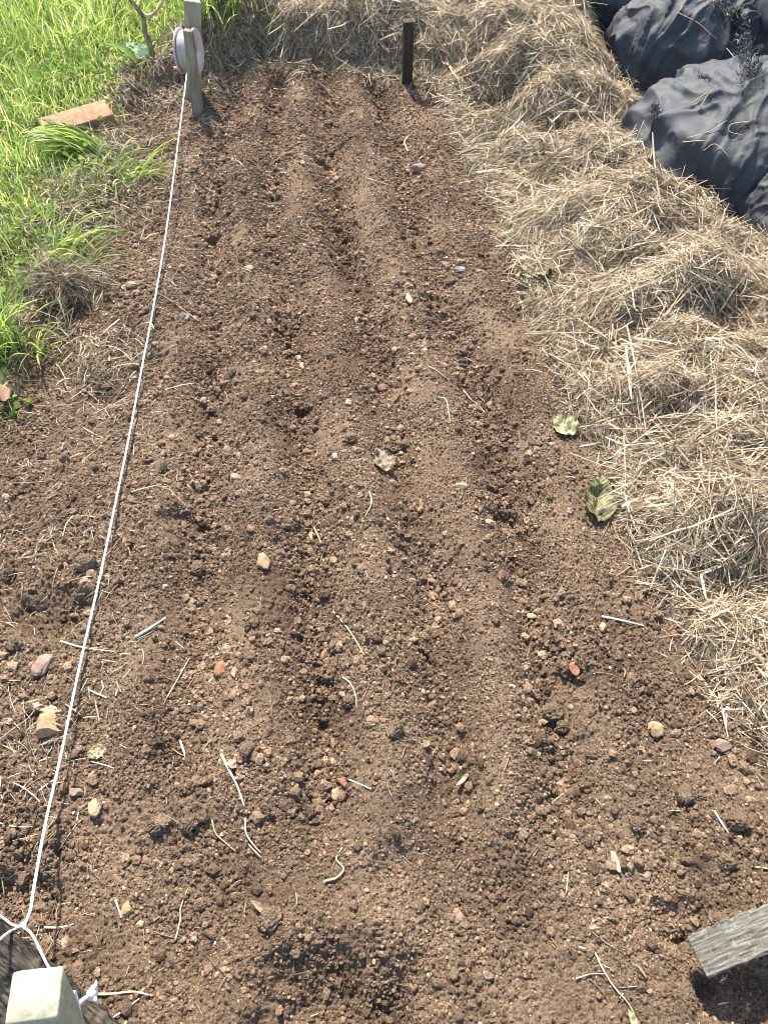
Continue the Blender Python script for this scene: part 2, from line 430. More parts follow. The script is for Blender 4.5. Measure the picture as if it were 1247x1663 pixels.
for i, ix in enumerate(n5):
    parts.append(scatter(rock(1, 40 + i, .5, 1.5), np.stack([x[ix], y[ix], z[ix]], -1), r0[ix]))
x, y = bed_points(200000, 2)                     # larger crumbs, gathering in the furrows
d = furrow_near(x, y)
dn = noise2(x * 5, y * 5, 210) + 0.7 * noise2(x * 14, y * 14, 211)
pr = np.clip(0.12 + 0.62 * np.exp(-(d / .045) ** 2) + 0.50 * dn + .25 * sstep(.25, .6, x - .3 * y) * (y < 1.2) + 0.12 * (x < -.45), .03, 1)
k = rng.uniform(size=len(x)) < pr
x, y = x[k], y[k]
r1 = 0.0019 * np.clip(rng.pareto(2.4, len(x)) + 1, 1, 4.8)
z = Hh(x, y) + r1 * 0.25
n5 = np.array_split(np.arange(len(x)), 6)
for i, ix in enumerate(n5):
    parts.append(scatter(rock(2, 60 + i, .55, 2.0, 2, .16), np.stack([x[ix], y[ix], z[ix]], -1), r1[ix]))
V, Fs = merge(parts)
tag(obj('soil_crumbs', raw_mesh('soil_crumbs', V, [np.vstack(Fs)], False)
        , M_crumb), 'loose brown soil crumbs strewn over the whole bed', None, None, 'stuff')
del V, Fs, parts

# white specks of perlite, mostly down the furrows
x, y = bed_points(14000, 3)
k = rng.uniform(size=len(x)) < 0.02 + 0.16 * np.exp(-(furrow_near(x, y) / .025) ** 2) * np.clip(.3 + 1.4 * noise2(x * 4, y * 5, 230), 0, 1)
x, y = x[k], y[k]; r2 = rng.uniform(.0012, .0030, len(x)) * (.8 + .2 * y)
M_perlite = simple('perlite', [(.3, (.42, .39, .34)), (.7, (.62, .60, .56))], 200, .9)
tag(obj('perlite_specks', raw_mesh('perlite_specks', *scatter(rock(2, 71, .3), np.stack([x, y, Hh(x, y) + r2 * .7], -1), r2))
        , M_perlite), 'tiny white mineral specks scattered along the furrows', None, None, 'stuff')

# ------------------------------------------------------------------ straw
def strands(x, y, zbase, length, phi, tilt, lift, kink=0.25, k=5, follow=True, fn=macro):
    """Centre lines (n,k,3) lying on the ground form."""
    n = len(x); t = np.linspace(-.5, .5, k)
    curv = rng.normal(0, kink, n)
    ang = phi[:, None] + curv[:, None] * t[None, :] * 2
    kk = (rng.uniform(size=n) < .25)[:, None] * (t[None, :] > rng.uniform(-.3, .3, (n, 1))) * rng.normal(0, .8, (n, 1))
    ang = ang + kk
    st = length[:, None] / (k - 1)
    dx = np.cos(ang) * st; dy = np.sin(ang) * st
    X = np.cumsum(dx, 1); Y = np.cumsum(dy, 1)
    X = X - X.mean(1, keepdims=True) + x[:, None]; Y = Y - Y.mean(1, keepdims=True) + y[:, None]
    if follow:
        e = .03
        gx = (fn(x + e, y) - fn(x - e, y)) / (2 * e); gy = (fn(x, y + e) - fn(x, y - e)) / (2 * e)
        gx = np.clip(gx, -.6, .6); gy = np.clip(gy, -.6, .6)
        Z = zbase[:, None] + gx[:, None] * (X - x[:, None]) + gy[:, None] * (Y - y[:, None])
    else: Z = np.repeat(zbase[:, None], k, 1)
    Z = Z + lift[:, None] + np.tan(tilt)[:, None] * (t * length[:, None]) - (rng.uniform(-.1, .35, n) * length)[:, None] * t[None, :] ** 2
    return np.stack([X, Y, Z], -1)
def straw_mesh(P, wid, seed, ribbon=.35):
    r = np.random.default_rng(seed); n = len(P); k = P.shape[1]
    taper = np.ones(k); taper[-1] = .55
    m = r.uniform(size=n) < ribbon
    parts = []
    if (~m).any(): parts.append(tubes(P[~m], (wid[~m, None] / 2) * taper, 3))
    if m.any(): parts.append(ribbons(P[m], wid[m, None] * 1.35 * taper))
    return merge(parts)
def straw_points(n, seed):
    r = np.random.default_rng(seed)
    x = r.uniform(-1.0, 1.9, n); y = r.uniform(-.1, 4.3, n)
    fr = np.abs(x) < 0.62 + 0.50 * (y + 0.3)
    x, y = x[fr], y[fr]
    ds = sdist(x, y, STRAW) + .03 * noise2(x * 9, y * 9, 300)
    pr = sstep(-.03, .045, ds) * (1 - .35 * (y > 3.6))
    pr *= np.clip(1 - .8 * sstep(1.0, 1.5, x), 0, 1)
    pr *= 1 - .985 * sstep(.0, .06, sdist(x, y, TARP) + .03 * noise2(x * 15, y * 15, 305))
    k = r.uniform(size=len(x)) < pr
    return x[k], y[k]
x, y = straw_points(310000, 5)
dep = y * CP + CAM_H * SP
n = len(x)
swirl = 2.6 * fbm(x * 3.2, y * 3.2, 310, 2) + 1.2 * noise2(x * 9, y * 9, 315)
phi = swirl * PI + rng.normal(0, 1.0, n)
L = np.clip(rng.lognormal(-2.6, .48, n), .015, .28)
lift = .004 + .026 * rng.uniform(size=n) ** 1.6 * sstep(-.03, .1, sdist(x, y, STRAW))
wid = .0009 + .0019 * rng.uniform(0, 1, n) ** 1.6 * (.8 + .12 * dep)
P = strands(x, y, macro(x, y), L, phi, rng.normal(0, .20, n), lift)
V, Fs = straw_mesh(P, wid, 6, .22)
pile = None
tag(obj('straw_mulch', raw_mesh('straw_mulch', V, Fs), M_straw), 'thick pale straw mulch banked along the right and far sides of the bed', None, None, 'stuff')
print('straw', n)

# loose bits of straw and dry roots on the soil, denser at the left
x, y = bed_points(80000, 8)
pr = .024 + 1.0 * sstep(.0, .25, -x - .34 - .08 * noise2(x * 5, y * 5, 320)) * np.clip(.35 + noise2(x * 5, y * 5, 321), 0, 1) + .35 * sstep(-.12, 0, np.maximum(sdist(x, y, STRAW), sdist(x, y, GRASS))) ** 2
pr += .5 * np.exp(-((x - at(170, 590)[0]) / .10) ** 2 - ((y - at(170, 590)[1]) / .07) ** 2)
k = rng.uniform(size=len(x)) < pr * .75
x, y = x[k], y[k]; n = len(x)
L = np.clip(rng.lognormal(-3.9, .55, n), .006, .10) * (1 + .5 * (x < -.5))
P = strands(x, y, Hh(x, y), L, rng.uniform(0, 2 * PI, n), rng.normal(0, .15, n), rng.uniform(.001, .006, n), .2)
V, Fs = straw_mesh(P, rng.uniform(.0008, .0019, n), 9, .3)
tag(obj('straw_litter', raw_mesh('straw_litter', V, Fs), M_litter), 'broken bits of straw and dry root littering the soil', None, None, 'stuff')

# ------------------------------------------------------------------ grass
BR = at(122, 181, .045)
def grass_points(n, seed, pw=1.0):
    r = np.random.default_rng(seed)
    x = r.uniform(-2.6, -.3, n); y = .95 + 4.2 * r.uniform(0, 1, n) ** pw
    k = (np.abs(x) < .36 + .54 * (y + .3))
    x, y = x[k], y[k]
    dg = sdist(x, y, GRASS) + .10 * noise2(x * 7, y * 7, 401) + .05 * noise2(x * 19, y * 19, 403)
    dg = np.where(np.hypot((x - BR[0]) / .17, (y - BR[1]) / .10) < 1, -1, dg)
    k = r.uniform(size=len(x)) < sstep(-.02, .10, dg) * np.clip(.75 + .8 * noise2(x * 4, y * 4, 402), .15, 1)
    return x[k], y[k]
def blades(x, y, L, phi, lean, wid, k=5, fn=macro):
    n = len(x); t = np.linspace(0, 1, k)
    bend = lean[:, None] * (.35 + 1.2 * t[None, :] ** 1.2)
    st = L[:, None] / (k - 1)
    h = np.sin(bend) * st; v = np.cos(bend) * st
    r = np.concatenate([np.zeros((n, 1)), np.cumsum(h[:, 1:], 1)], 1); zz = np.concatenate([np.zeros((n, 1)), np.cumsum(v[:, 1:], 1)], 1)
    P = np.stack([x[:, None] + r * np.cos(phi)[:, None], y[:, None] + r * np.sin(phi)[:, None], fn(x, y)[:, None] + np.maximum(zz, -.0) + .002], -1)
    up = np.stack([np.cos(phi), np.sin(phi), np.full(n, .35)], -1)[:, None, :]
    up = up + rng.normal(0, .4, (n, 1, 3))
    wd = wid[:, None] * np.interp(t, [0, .35, .8, 1], [.7, 1, .6, .08])[None, :]
    return ribbons(P, wd, up)
x, y = grass_points(95000, 12); n = len(x)
edge = sstep(.0, .35, sdist(x, y, GRASS))
L = rng.uniform(.03, .10, n) * (.55 + .75 * edge) * (1 + .5 * (y > 3.3))
parts = [blades(x, y, L, rng.uniform(0, 2 * PI, n), np.abs(rng.normal(.75, .4, n)), rng.uniform(.0018, .0045, n))]
print('grass', n)
V, Fs = merge(parts)
tag(obj('grass', raw_mesh('grass', V, Fs), M_grass), 'bright unmown grass growing along the left side', None, None, 'stuff')

# ================================================================== things
def atY(px, py, Y):
    """The point seen at this pixel on the upright plane at distance Y."""
    d = ray(px, py); t = Y / d[1]
    return np.array([d[0] * t, Y, CAM_H + d[2] * t])
def pxm(p):                                   # metres per photo pixel at a place
    return float(depth_of(np.asarray(p))) / FPX
def beam(A, B, wx, wy, xdir, bev=.002, cuts=14, wob=.0006, seed=0, taper=1.0, dens=1, crack=0.0):
    """Sawn timber from A to B: rounded-corner section swept along, closed ends."""
    A, B = np.asarray(A, float), np.asarray(B, float); T = norm(B - A)
    X = np.asarray(xdir, float); X = norm(X - T * (X @ T)); Y = np.cross(T, X)
    c = []
    for sx, sy, a0 in ((1, 1, 0), (-1, 1, 90), (-1, -1, 180), (1, -1, 270)):
        for a in (0, 45, 90):
            q = math.radians(a0 + a); c.append((sx * (wx / 2 - bev) + bev * math.cos(q), sy * (wy / 2 - bev) + bev * math.sin(q)))
    if dens > 1: c = [np.array(c[i]) * (1 - f) + np.array(c[(i + 1) % 12]) * f for i in range(12) for f in np.linspace(0, 1, dens if i % 3 == 2 else 1, endpoint=False)]
    c = np.array(c); m = len(c); per = np.cumsum(np.hypot(*(c - np.roll(c, 1, 0)).T))
    ts = np.concatenate([[0, bev / np.linalg.norm(B - A)], np.linspace(.03, .97, cuts), [1 - bev / np.linalg.norm(B - A), 1]])
    V = []
    for i, t in enumerate(ts):
        k = 1 - bev / max(wx, wy) * 1.4 if i in (0, len(ts) - 1) else 1.0
        k *= 1 + (taper - 1) * t
        w = noise2(c[:, 0] * 90 + seed, np.full(m, t * 9.0), seed) * wob + noise2(c[:, 1] * 70 + seed, np.full(m, t * 21.0), seed + 1) * wob
        if crack:
            L_ = t * np.linalg.norm(B - A)
            g = np.abs(noise2(per * 45 + .8 * noise2(per * 20, np.full(m, L_ * 9), seed + 6), np.full(m, L_ * 9), seed + 5))
            w = w - crack * (1 - sstep(.0, .13, g)) - crack * .3 * np.abs(noise2(per * 260, np.full(m, L_ * 14), seed + 7))
        cc = c * k * (1 + w[:, None] / max(wx, wy) * 2)
        V.append(A + T * t * np.linalg.norm(B - A) + cc[:, :1] * X + cc[:, 1:] * Y)
    V = np.vstack(V); i = np.arange(len(ts) - 1)[:, None] * m; j = np.arange(m)[None, :]
    F = np.stack([i + j, i + (j + 1) % m, i + m + (j + 1) % m, i + m + j], -1).reshape(-1, 4)
    return V, [F, np.arange(m)[::-1][None], (np.arange(m) + (len(ts) - 1) * m)[None]]
def wood(name, cols, axis_stretch, scale=30, bmp=.0015, rough=.8):
    m, nt, b = new_mat(name)
    g = tex(nt, scale, 5, .6, 'Object', axis_stretch); big = tex(nt, 14, 3, .6)
    c = ramp(nt, g, [(.30, cols[0]), (.48, cols[1]), (.68, cols[2])])
    c = mix(nt, c, ramp(nt, big, [(.3, (.78, .77, .75)), (.7, (1.1, 1.1, 1.08))]), 1.0, 'MULTIPLY')
    nt.links.new(c, b.inputs['Base Color']); b.inputs['Roughness'].default_value = rough; b.inputs['Specular IOR Level'].default_value = .25
    bump(nt, b, g, bmp, .7)
    return m
def local(me_data, origin):
    V, F = me_data
    return np.asarray(V) - np.asarray(origin), F

M_pale = wood('pale sawn wood', [(.20, .175, .12), (.27, .24, .17), (.33, .30, .22)], (4, 4, .35), 30, .0006)
M_greywood = wood('grey wood', [(.12, .10, .075), (.20, .17, .125), (.27, .235, .18)], (4, 4, .3), 34, .0008)
M_darkwood = wood('dark wood', [(.018, .011, .008), (.035, .022, .016), (.06, .04, .03)], (4, 4, .3), 30, .001)
M_string = simple('white twine', [(.34, (.34, .29, .24)), (.44, (.52, .50, .48)), (.7, (.66, .655, .64))], 55, .8, None, .0006)

M_twine = simple('cream wound twine', [(.3, (.30, .27, .235)), (.7, (.42, .39, .35))], 120, .9, None, .001)
# --- far stakes and the reel between them
b0 = hit(319, 186); Yf = b0[1]
A = b0 - [0, 0, .12]; B = atY(306, 49, Yf - .01)
e = thing('wooden_stake', b0, 'short grey wooden stake leaning in front of the taller pale stake', 'stake', 'stakes at the far end of the bed')
obj('shaft', local(beam(A + (A - B) * .02, B, .038, .026, (1, -.25, 0), .002, 14, .0008, 3, .78), b0), M_greywood, e)
Yb = Yf + .16
b1 = np.array([atY(307, 165, Yb)[0], Yb, float(macro(atY(307, 165, Yb)[0], Yb))])
B = atY(313, 1, Yb)
e = thing('wooden_stake', b1, 'taller pale square wooden stake with chamfered top at the far left corner', 'stake', 'stakes at the far end of the bed')
obj('shaft', local(beam(b1 - [0, 0, .12], B, .056, .022, (1, .12, 0), .004, 14, .0005, 5), b1), M_pale, e)

def ring_section(c, axis_v, prof, n=40):
    """Revolve profile [(along, radius)] about an axis through c."""
    a = norm(np.asarray(axis_v, float)); u = norm(np.cross(a, [0, 0, 1.0])); w = np.cross(a, u)
    th = np.arange(n) * 2 * PI / n; k = len(prof)
    V = np.array([[c + a * s + r * (u * math.cos(t) + w * math.sin(t)) for s, r in prof] for t in th]).reshape(-1, 3)
    i = np.arange(n)[:, None] * k; i2 = ((np.arange(n) + 1) % n)[:, None] * k; j = np.arange(k)[None, :]; j2 = (j + 1) % k
    return V, [np.stack([i + j, i + j2, i2 + j2, i2 + j], -1).reshape(-1, 4)]
M_pink = simple('faded pink plastic', [(.3, (.46, .34, .30)), (.7, (.54, .42, .38))], 25, .45, None, 0, .4)
M_red = simple('faded red plastic', [(.3, (.55, .20, .15)), (.7, (.65, .30, .23))], 40, .5)
rc = atY(307, 83, Yf + .088); axv = np.array([1, -.16, .03])
e = thing('string_reel', rc, 'round faded pink and white string reel held between the two far left stakes', 'string reel')
R = .070
def flange(s): return [(s - .002, R - .028), (s - .003, R - .004), (s - .002, R), (s + .002, R), (s + .003, R - .004), (s + .002, .006), (s - .002, .006)]
obj('flange', local(ring_section(rc, axv, flange(-.027)), rc), M_pink, e)
obj('flange', local(ring_section(rc, axv, flange(.027)), rc), M_pink, e)
obj('wound_string', local(ring_section(rc, axv, [(-.024, R - .03), (-.024, R - .012), (-.018, R - .007), (-.011, R - .010), (-.004, R - .006), (.004, R - .009), (.011, R - .006), (.018, R - .009), (.024, R - .012), (.024, R - .03)]), rc), M_twine, e)
hp = rc + norm(axv) * -.028 + np.array([0, -.01, -.052])
obj('crank_peg', local(tube1([hp, hp + [-.016, -.002, 0], hp + [-.034, -.004, .001]], [.0055, .005, .006], 8), rc), M_red, e)

# --- dark stake in the middle of the far end
b0 = hit(661, 139)
e = thing('square_stake', b0, 'dark brown square wooden peg standing upright at the far edge of the soil', 'stake', 'stakes at the far end of the bed')
obj('shaft', local(beam(b0 - [0, 0, .1], atY(663, 33, b0[1] + .0), .036, .036, (1, .1, 0), .002, 12, .0006, 8), b0), M_darkwood, e)

# --- near post, old timber and the string
P0 = at(98, 1563, .5); P1 = at(137, 1663, .3); axis_d = norm(P1 - P0)
topc = (at(20, 1577, .5) + at(98, 1563, .5) + at(97, 1652, .495) + at(13, 1665, .495)) / 4
foot = topc + axis_d * (.56 / -axis_d[2])
M_post = wood('pale treated wood', [(.20, .185, .125), (.285, .27, .19), (.325, .31, .23)], (5, 5, 1.2), 22, .0008, .75)
nt = M_post.node_tree; b = nt.nodes['Principled BSDF']
nt.links.new(mix(nt, b.inputs['Base Color'].links[0].from_socket, (.13, .10, .065), ramp(nt, tex(nt, 34, 6, .75), [(.56, (0, 0, 0)), (.74, (.6, .6, .6))])), b.inputs['Base Color'])
e = thing('square_post', (foot[0], foot[1], 0), 'cream square timber post with cut top at the near left corner', 'post')
obj('shaft', local(beam(foot, topc, .043, .042, at(98, 1563, .5) - at(20, 1577, .5), .0022, 30, .0005, 2, 1.0, 8, .0004), (foot[0], foot[1], 0)), M_post, e)

Ta, Tb = at(-85, 1508, .155), at(222, 1770, -.05)
M_old = wood('weathered timber', [(.020, .016, .011), (.062, .050, .034), (.115, .094, .068)], (1.5, 10, 10), 22, .0015)
nt = M_old.node_tree; b = nt.nodes['Principled BSDF']
ck = ramp(nt, tex(nt, 5, 6, .7, 'Object', (1.1, 9, 9)), [(.455, (0, 0, 0)), (.485, (.95, .95, .95)), (.50, (.95, .95, .95)), (.53, (0, 0, 0))])
nt.links.new(mix(nt, b.inputs['Base Color'].links[0].from_socket, (.008, .006, .004), ck), b.inputs['Base Color'])
Td = norm(Tb - Ta); Tw = norm(np.cross(Td, [0, 0, 1.0]))
tb = beam(Ta, Tb, .090, .055, Tw, .006, 150, .003, 12, 1.0, 30, .005)
me = raw_mesh('old_timber', np.asarray(tb[0]) @ np.eye(3), tb[1])
Rm = Matrix((Vector(Td), Vector(-Tw), Vector(np.cross(Td, -Tw)))).transposed().to_4x4(); Rm.translation = Vector(Ta)
me.transform(Rm.inverted())
tob = obj('old_timber', me, M_old); tob.matrix_world = Rm
tag(tob, 'cracked grey brown old timber leaning behind the cream post, string looped over it', 'timber')

spx = [(303, 121, None), (290, 228, .085), (270, 378, .055), (248, 508, .035), (230, 602, .028), (211, 705, .026), (185, 832, .03), (160, 950, .028), (130, 1082, .032), (101, 1220, .042), (75, 1335, .055), (56, 1440, .078), (50, 1478, .092), (40, 1503, .105)]
pts = [atY(a, b, Yf - .03) if z is None else at(a, b, z) for a, b, z in spx]
pts[0] = atY(304, 118, Yf + .0)
so = pts[-1]
e = thing('garden_string', so, 'taut white string running the length of the bed from stakes to post', 'string')
obj('line', local(tube1(pts, .0024, 8, 8), so), M_string, e)
k1 = at(37, 1504, .113)
for tb_ in ([k1, at(15, 1514, .145), at(-8, 1535, .165), at(-30, 1570, .15)], [k1, at(22, 1503, .122), at(5, 1490, .13), at(-12, 1478, .13)], [k1, at(54, 1520, .122), at(77, 1566, .12), at(100, 1600, .11)]):
    obj('loop', local(tube1(tb_, .0018, 8), so), M_string, e)
kk = at(150, 1613, .26)
for tb_ in ([at(92, 1662, .36), at(98, 1650, .375), at(110, 1632, .36), at(119, 1613, .335), at(123, 1618, .32), at(128, 1640, .30), at(133, 1662, .28), at(132, 1690, .27)],
            [at(90, 1650, .38), at(99, 1655, .372), at(112, 1652, .345), at(123, 1638, .315), at(134, 1625, .28), kk]):
    obj('loop', local(tube1(tb_, .0026, 8), so), M_string, e)
kn = rock(2, 5, .5, 1.6)
obj('knot', local((kn[0] * [.006, .008, .007] + kk, [kn[1]]), so), M_string, e)
obj('knot', local((kn[0][:, [1, 0, 2]] * [.005, .006, .005] + k1, [kn[1]]), so), M_string, e)
for q in ([kk, kk + [.004, .007, .006], kk + [.003, .012, .004]], [kk, kk + [.005, -.006, .0], kk + [.007, -.010, -.005]]):
    obj('string_end', local(tube1(q, [.003, .0025, .001], 6), so), M_string, e)

# --- brick in the grass
cb = at(122, 181, .045); pa, pb = at(70, 189, .06), at(168, 168, .06)
yaw = math.atan2(pb[1] - pa[1], pb[0] - pa[0])
import bmesh
def bevel_box(sx, sy, sz, bev, seg=2, cut=6, wob=.0008, seed=0):
    bm = bmesh.new(); bmesh.ops.create_cube(bm, size=1.0)
    for v in bm.verts: v.co = Vector((v.co.x * sx, v.co.y * sy, v.co.z * sz))
    bmesh.ops.bevel(bm, geom=bm.edges[:] , offset=bev, segments=seg, affect='EDGES', profile=.6)
    bmesh.ops.subdivide_edges(bm, edges=[x for x in bm.edges if x.calc_length() > .02], cuts=cut, use_grid_fill=True)
    V = np.array([v.co[:] for v in bm.verts]); d = noise3(V * 60 + seed, seed) * wob + noise3(V * 160, seed + 4) * wob * .6
    bm.normal_update()
    for v, q in zip(bm.verts, d): v.co += v.normal * q
    me = bpy.data.meshes.new('box'); bm.to_mesh(me); bm.free()
    me.polygons.foreach_set('use_smooth', np.full(len(me.polygons), True))
    return me
M_brick = simple('orange brick', [(.28, (.14, .075, .042)), (.48, (.25, .14, .075)), (.7, (.33, .205, .12))], 45, .9, None, .002, .2, 6)
bo = obj('brick', raw_mesh('brick', *beam((-.12, 0, 0), (.12, 0, 0), .112, .066, (0, 1, 0), .004, 30, .0016, 3)), M_brick, None, (cb[0], cb[1], -.002)); bo.rotation_euler = (math.radians(4), math.radians(-4), yaw)
tag(bo, 'orange clay brick lying half sunk in the grass beyond the bed edge', 'brick')

# --- weathered board at the near right
M_board = wood('lichen grey board', [(.025, .022, .017), (.095, .085, .066), (.19, .175, .142)], (.7, 9, 9), 45, .002)
nt = M_board.node_tree; b = nt.nodes['Principled BSDF']; src = b.inputs['Base Color'].links[0].from_socket
nt.links.new(mix(nt, src, (.27, .26, .215), ramp(nt, tex(nt, 150, 6, .8), [(.54, (0, 0, 0)), (.64, (.8, .8, .8))])), b.inputs['Base Color'])
nt.links.new(mix(nt, b.inputs['Base Color'].links[0].from_socket, (.05, .045, .035), ramp(nt, tex(nt, 75, 6, .8), [(.54, (0, 0, 0)), (.66, (.75, .75, .75))])), b.inputs['Base Color'])
pA, pB = at(1131, 1554, .045), at(1262, 1500, .085)
u = norm(pB - pA); Bend = pA + u * .34
w = norm(np.cross([0, 0, 1.0], u))
V, F = beam(pA, Bend, .053, .022, w + np.array([0, 0, -.10]), .0015, 40, .0012, 22)
V, F = beam(np.zeros(3), np.array([.34, 0, 0]), .055, .022, (0, 1, 0), .0015, 170, .0014, 22, 1.0, 24, .002)
Rm = Matrix((Vector(u), Vector(w), Vector(np.cross(u, w)))).transposed().to_4x4(); Rm.translation = Vector(pA - np.cross(u, w) * .011)
me = raw_mesh('board', V, F)
bd = obj('weathered_board', me, M_board); bd.matrix_world = Rm
tag(bd, 'weathered grey board end with a nail hole poking in at the near right corner', 'board')
hole = ring_section(np.array([.018, .004, .0116]), (0, .0, 1.0), [(-.001, .0001), (.0016, .0004), (.0018, .0040), (.0012, .0052), (-.001, .0052)], 16)
obj('nail_hole', hole, simple('hole dark', [(.3, (.006, .005, .004)), (.7, (.012, .01, .008))], 80, 1.0), bd)

# --- black weed mat over lumps
M_mat, nt, b = new_mat('black weed mat')
dust = tex(nt, 9, 5, .65); weave = tex(nt, 900, 1, .5, 'Object', (1, .3, 1))
c = ramp(nt, dust, [(.32, (.022, .0225, .0235)), (.52, (.040, .0405, .042)), (.72, (.068, .066, .064))])
nt.links.new(c, b.inputs['Base Color']); b.inputs['Roughness'].default_value = .66; b.inputs['Specular IOR Level'].default_value = .32
bump(nt, b, mix(nt, mix(nt, weave, tex(nt, 60, 4, .6), .6), tex(nt, 7, 5, .62, 'Object', (1, 3.2, 1)), .8), .008, .55)
M_frill = simple('black frayed fibre', [(.3, (.006, .006, .007)), (.7, (.03, .03, .032))], 60, .5, None, 0, .5)
def dome(c, r, rot, seed, wr=.02, n=72, mm=48, dirx=0.0, creases=()):
    """Cloth pulled over a lump: upper part of an ellipsoid with sags and drawn folds."""
    th = np.linspace(0, 2 * PI, n, endpoint=False); ph = np.linspace(-.55, PI / 2, mm)
    TH, PH = np.meshgrid(th, ph, indexing='ij')
    p = np.stack([np.cos(PH) * np.cos(TH), np.cos(PH) * np.sin(TH), np.sin(PH)], -1).reshape(-1, 3)
    q = p * 1.0
    d = .10 * noise3(q * .9 + seed, seed) + .03 * noise3(q * 1.7 + seed * 2, seed + 3)
    s = q[:, 0] * math.cos(dirx) + q[:, 1] * math.sin(dirx); t = -q[:, 0] * math.sin(dirx) + q[:, 1] * math.cos(dirx)
    fold = 1 - np.abs(noise2(s * 1.3 + seed, t * 2.6 + .5 * noise2(s * 2, t * 2, seed + 8), seed + 5)) * 2
    d = d + wr * np.clip(fold, 0, 1) ** 2.5 * sstep(-.1, .5, noise2(s * 1.5, t * 1.5, seed + 6) + .3)
    for fr, hh in ((1.9, .050), (3.3, .030), (6.0, .014), (10., .006)):
        rg = 1 - np.abs(noise2(s * fr * .45 + seed * 1.7 + .5 * noise2(s * 2.1, t * 2.1, seed + 12), t * fr + .7 * noise2(s * 1.6, t * 1.6, seed + 13), seed + int(fr * 10))) * 2.2
        d = d + hh * np.clip(rg, 0, 1) ** 6
    for (cs, ct, w, h) in creases: d = d + h * np.exp(-((s - cs) / w) ** 2 - ((t - ct) / (w * 3)) ** 2)
    p = p * (1 + d)[:, None] * np.asarray(r)
    cr, sr = math.cos(rot), math.sin(rot)
    p = np.stack([p[:, 0] * cr - p[:, 1] * sr, p[:, 0] * sr + p[:, 1] * cr, p[:, 2]], -1) + np.asarray(c)
    F = np.stack([(np.arange(n)[:, None] * mm + np.arange(mm - 1)), ((np.arange(n)[:, None] + 1) % n) * mm + np.arange(mm - 1),
                  ((np.arange(n)[:, None] + 1) % n) * mm + np.arange(mm - 1) + 1, np.arange(n)[:, None] * mm + np.arange(mm - 1) + 1], -1).reshape(-1, 4)
    return p, [F]
org = at(1150, 250, 0)
e = thing('weed_mat', org, 'black woven weed mat bunched over lumps beyond the straw bank', 'weed mat')
DV = []
LUMPS = [(at(1170, 150, -.08), (.55, .55, .19), .3, 41, .05, .5),
    (at(1205, 262, .02), (.42, .37, .27), .35, 3, .05, .9), (at(1115, 95, .05), (.33, .27, .25), .30, 9, .045, .7), (at(1315, 385, .0), (.24, .22, .21), .5, 14, .04, .4),
    (at(1030, 18, .06), (.36, .18, .22), .15, 21, .05, .2), (at(1290, 65, .12), (.24, .32, .30), .1, 27, .05, 1.3), (at(1180, 45, .04), (.22, .28, .19), -.3, 33, .06, .9)]
for (c, r, rot, sd, wr, dx) in LUMPS:
    dm = dome(c, r, rot, sd, wr, 260, 140, dx); DV.append(dm[0]); obj('fold', local(dm, org), M_mat, e)
DV = np.vstack(DV); _d = DV - [0, 0, CAM_H]; _z = depth_of(DV)
DU = CX + FPX * DV[:, 0] / _z; DW = CY - FPX * (DV[:, 1] * SP + _d[:, 2] * CP) / _z
def mat_hit(px, py):
    k = np.hypot(DU - px, DW - py); c = np.where(k < max(7, k.min() + 2))[0]
    return DV[c[np.argmin(_z[c])]]
def frill(pixels, n, L, seed, spread=.02):
    r = np.random.default_rng(seed); q = np.array([mat_hit(a, b_) for a, b_ in pixels]); i = r.uniform(0, len(q) - 1.001, n); j = i.astype(int); f = (i - j)[:, None]
    base = q[j] * (1 - f) + q[j + 1] * f + r.normal(0, spread, (n, 3)) * [1, 1, .6]
    d = norm(r.normal(size=(n, 3)) + [0, -.3, .8]); d2 = norm(d + r.normal(0, .8, (n, 3))); ln = r.uniform(.4, 1.2, (n, 1)) * L
    base = base - [0, 0, .004]
    P = np.stack([base, base + d * ln * .5, base + d * ln * .6 + d2 * ln * .5], 1)
    return ribbons(P, np.tile([.0018, .0016, .0006], (n, 1)))
obj('frayed_edge', local(frill([(1160, 0), (1188, 25), (1205, 50), (1212, 85), (1218, 110), (1228, 125)], 1800, .026, 1, .016), org), M_frill, e)
obj('frayed_edge', local(frill([(1133, 118), (1152, 121)], 160, .02, 2, .005), org), M_frill, e)
obj('frayed_edge', local(frill([(1056, 168), (1062, 190)], 220, .022, 3, .007), org), M_frill, e)

for pxs, lab in [([(1108, 4), (1096, 22), (1083, 38)], 'pale straw stalk lying at the top of the black mat'),
                 ([(1104, 27), (1135, 42), (1160, 60), (1185, 82), (1205, 108)], 'long curved stem crossing the black mat under the frayed edge'),
                 ([(1118, 165), (1138, 152), (1155, 140)], 'thin straw stalk on the crest of the front black fold'),
                 ([(1133, 170), (1142, 160), (1148, 151)], 'short wide straw on the front black fold'),
                 ([(1210, 202), (1180, 203), (1178, 215), (1200, 224)], 'hooked straw stalk lying on the front black fold'),
                 ([(1110, 226), (1150, 210), (1176, 203)], 'long straw stalk reaching onto the black mat from the mulch'),
                 ([(1100, 232), (1130, 230), (1150, 225)], 'pale straw stalk at the foot of the black mat'),
                 ([(1135, 245), (1160, 233), (1174, 256)], 'kinked straw stalk at the foot of the black mat')]:
    p = np.array([mat_hit(*q) for q in pxs]) + [0, -.002, .003]; c = p[0].copy()
    tag(obj('straw_stalk', local(tube1(p, np.linspace(.0014, .0009, len(p)), 6, 6), c), M_straw, None, c), lab, 'straw')
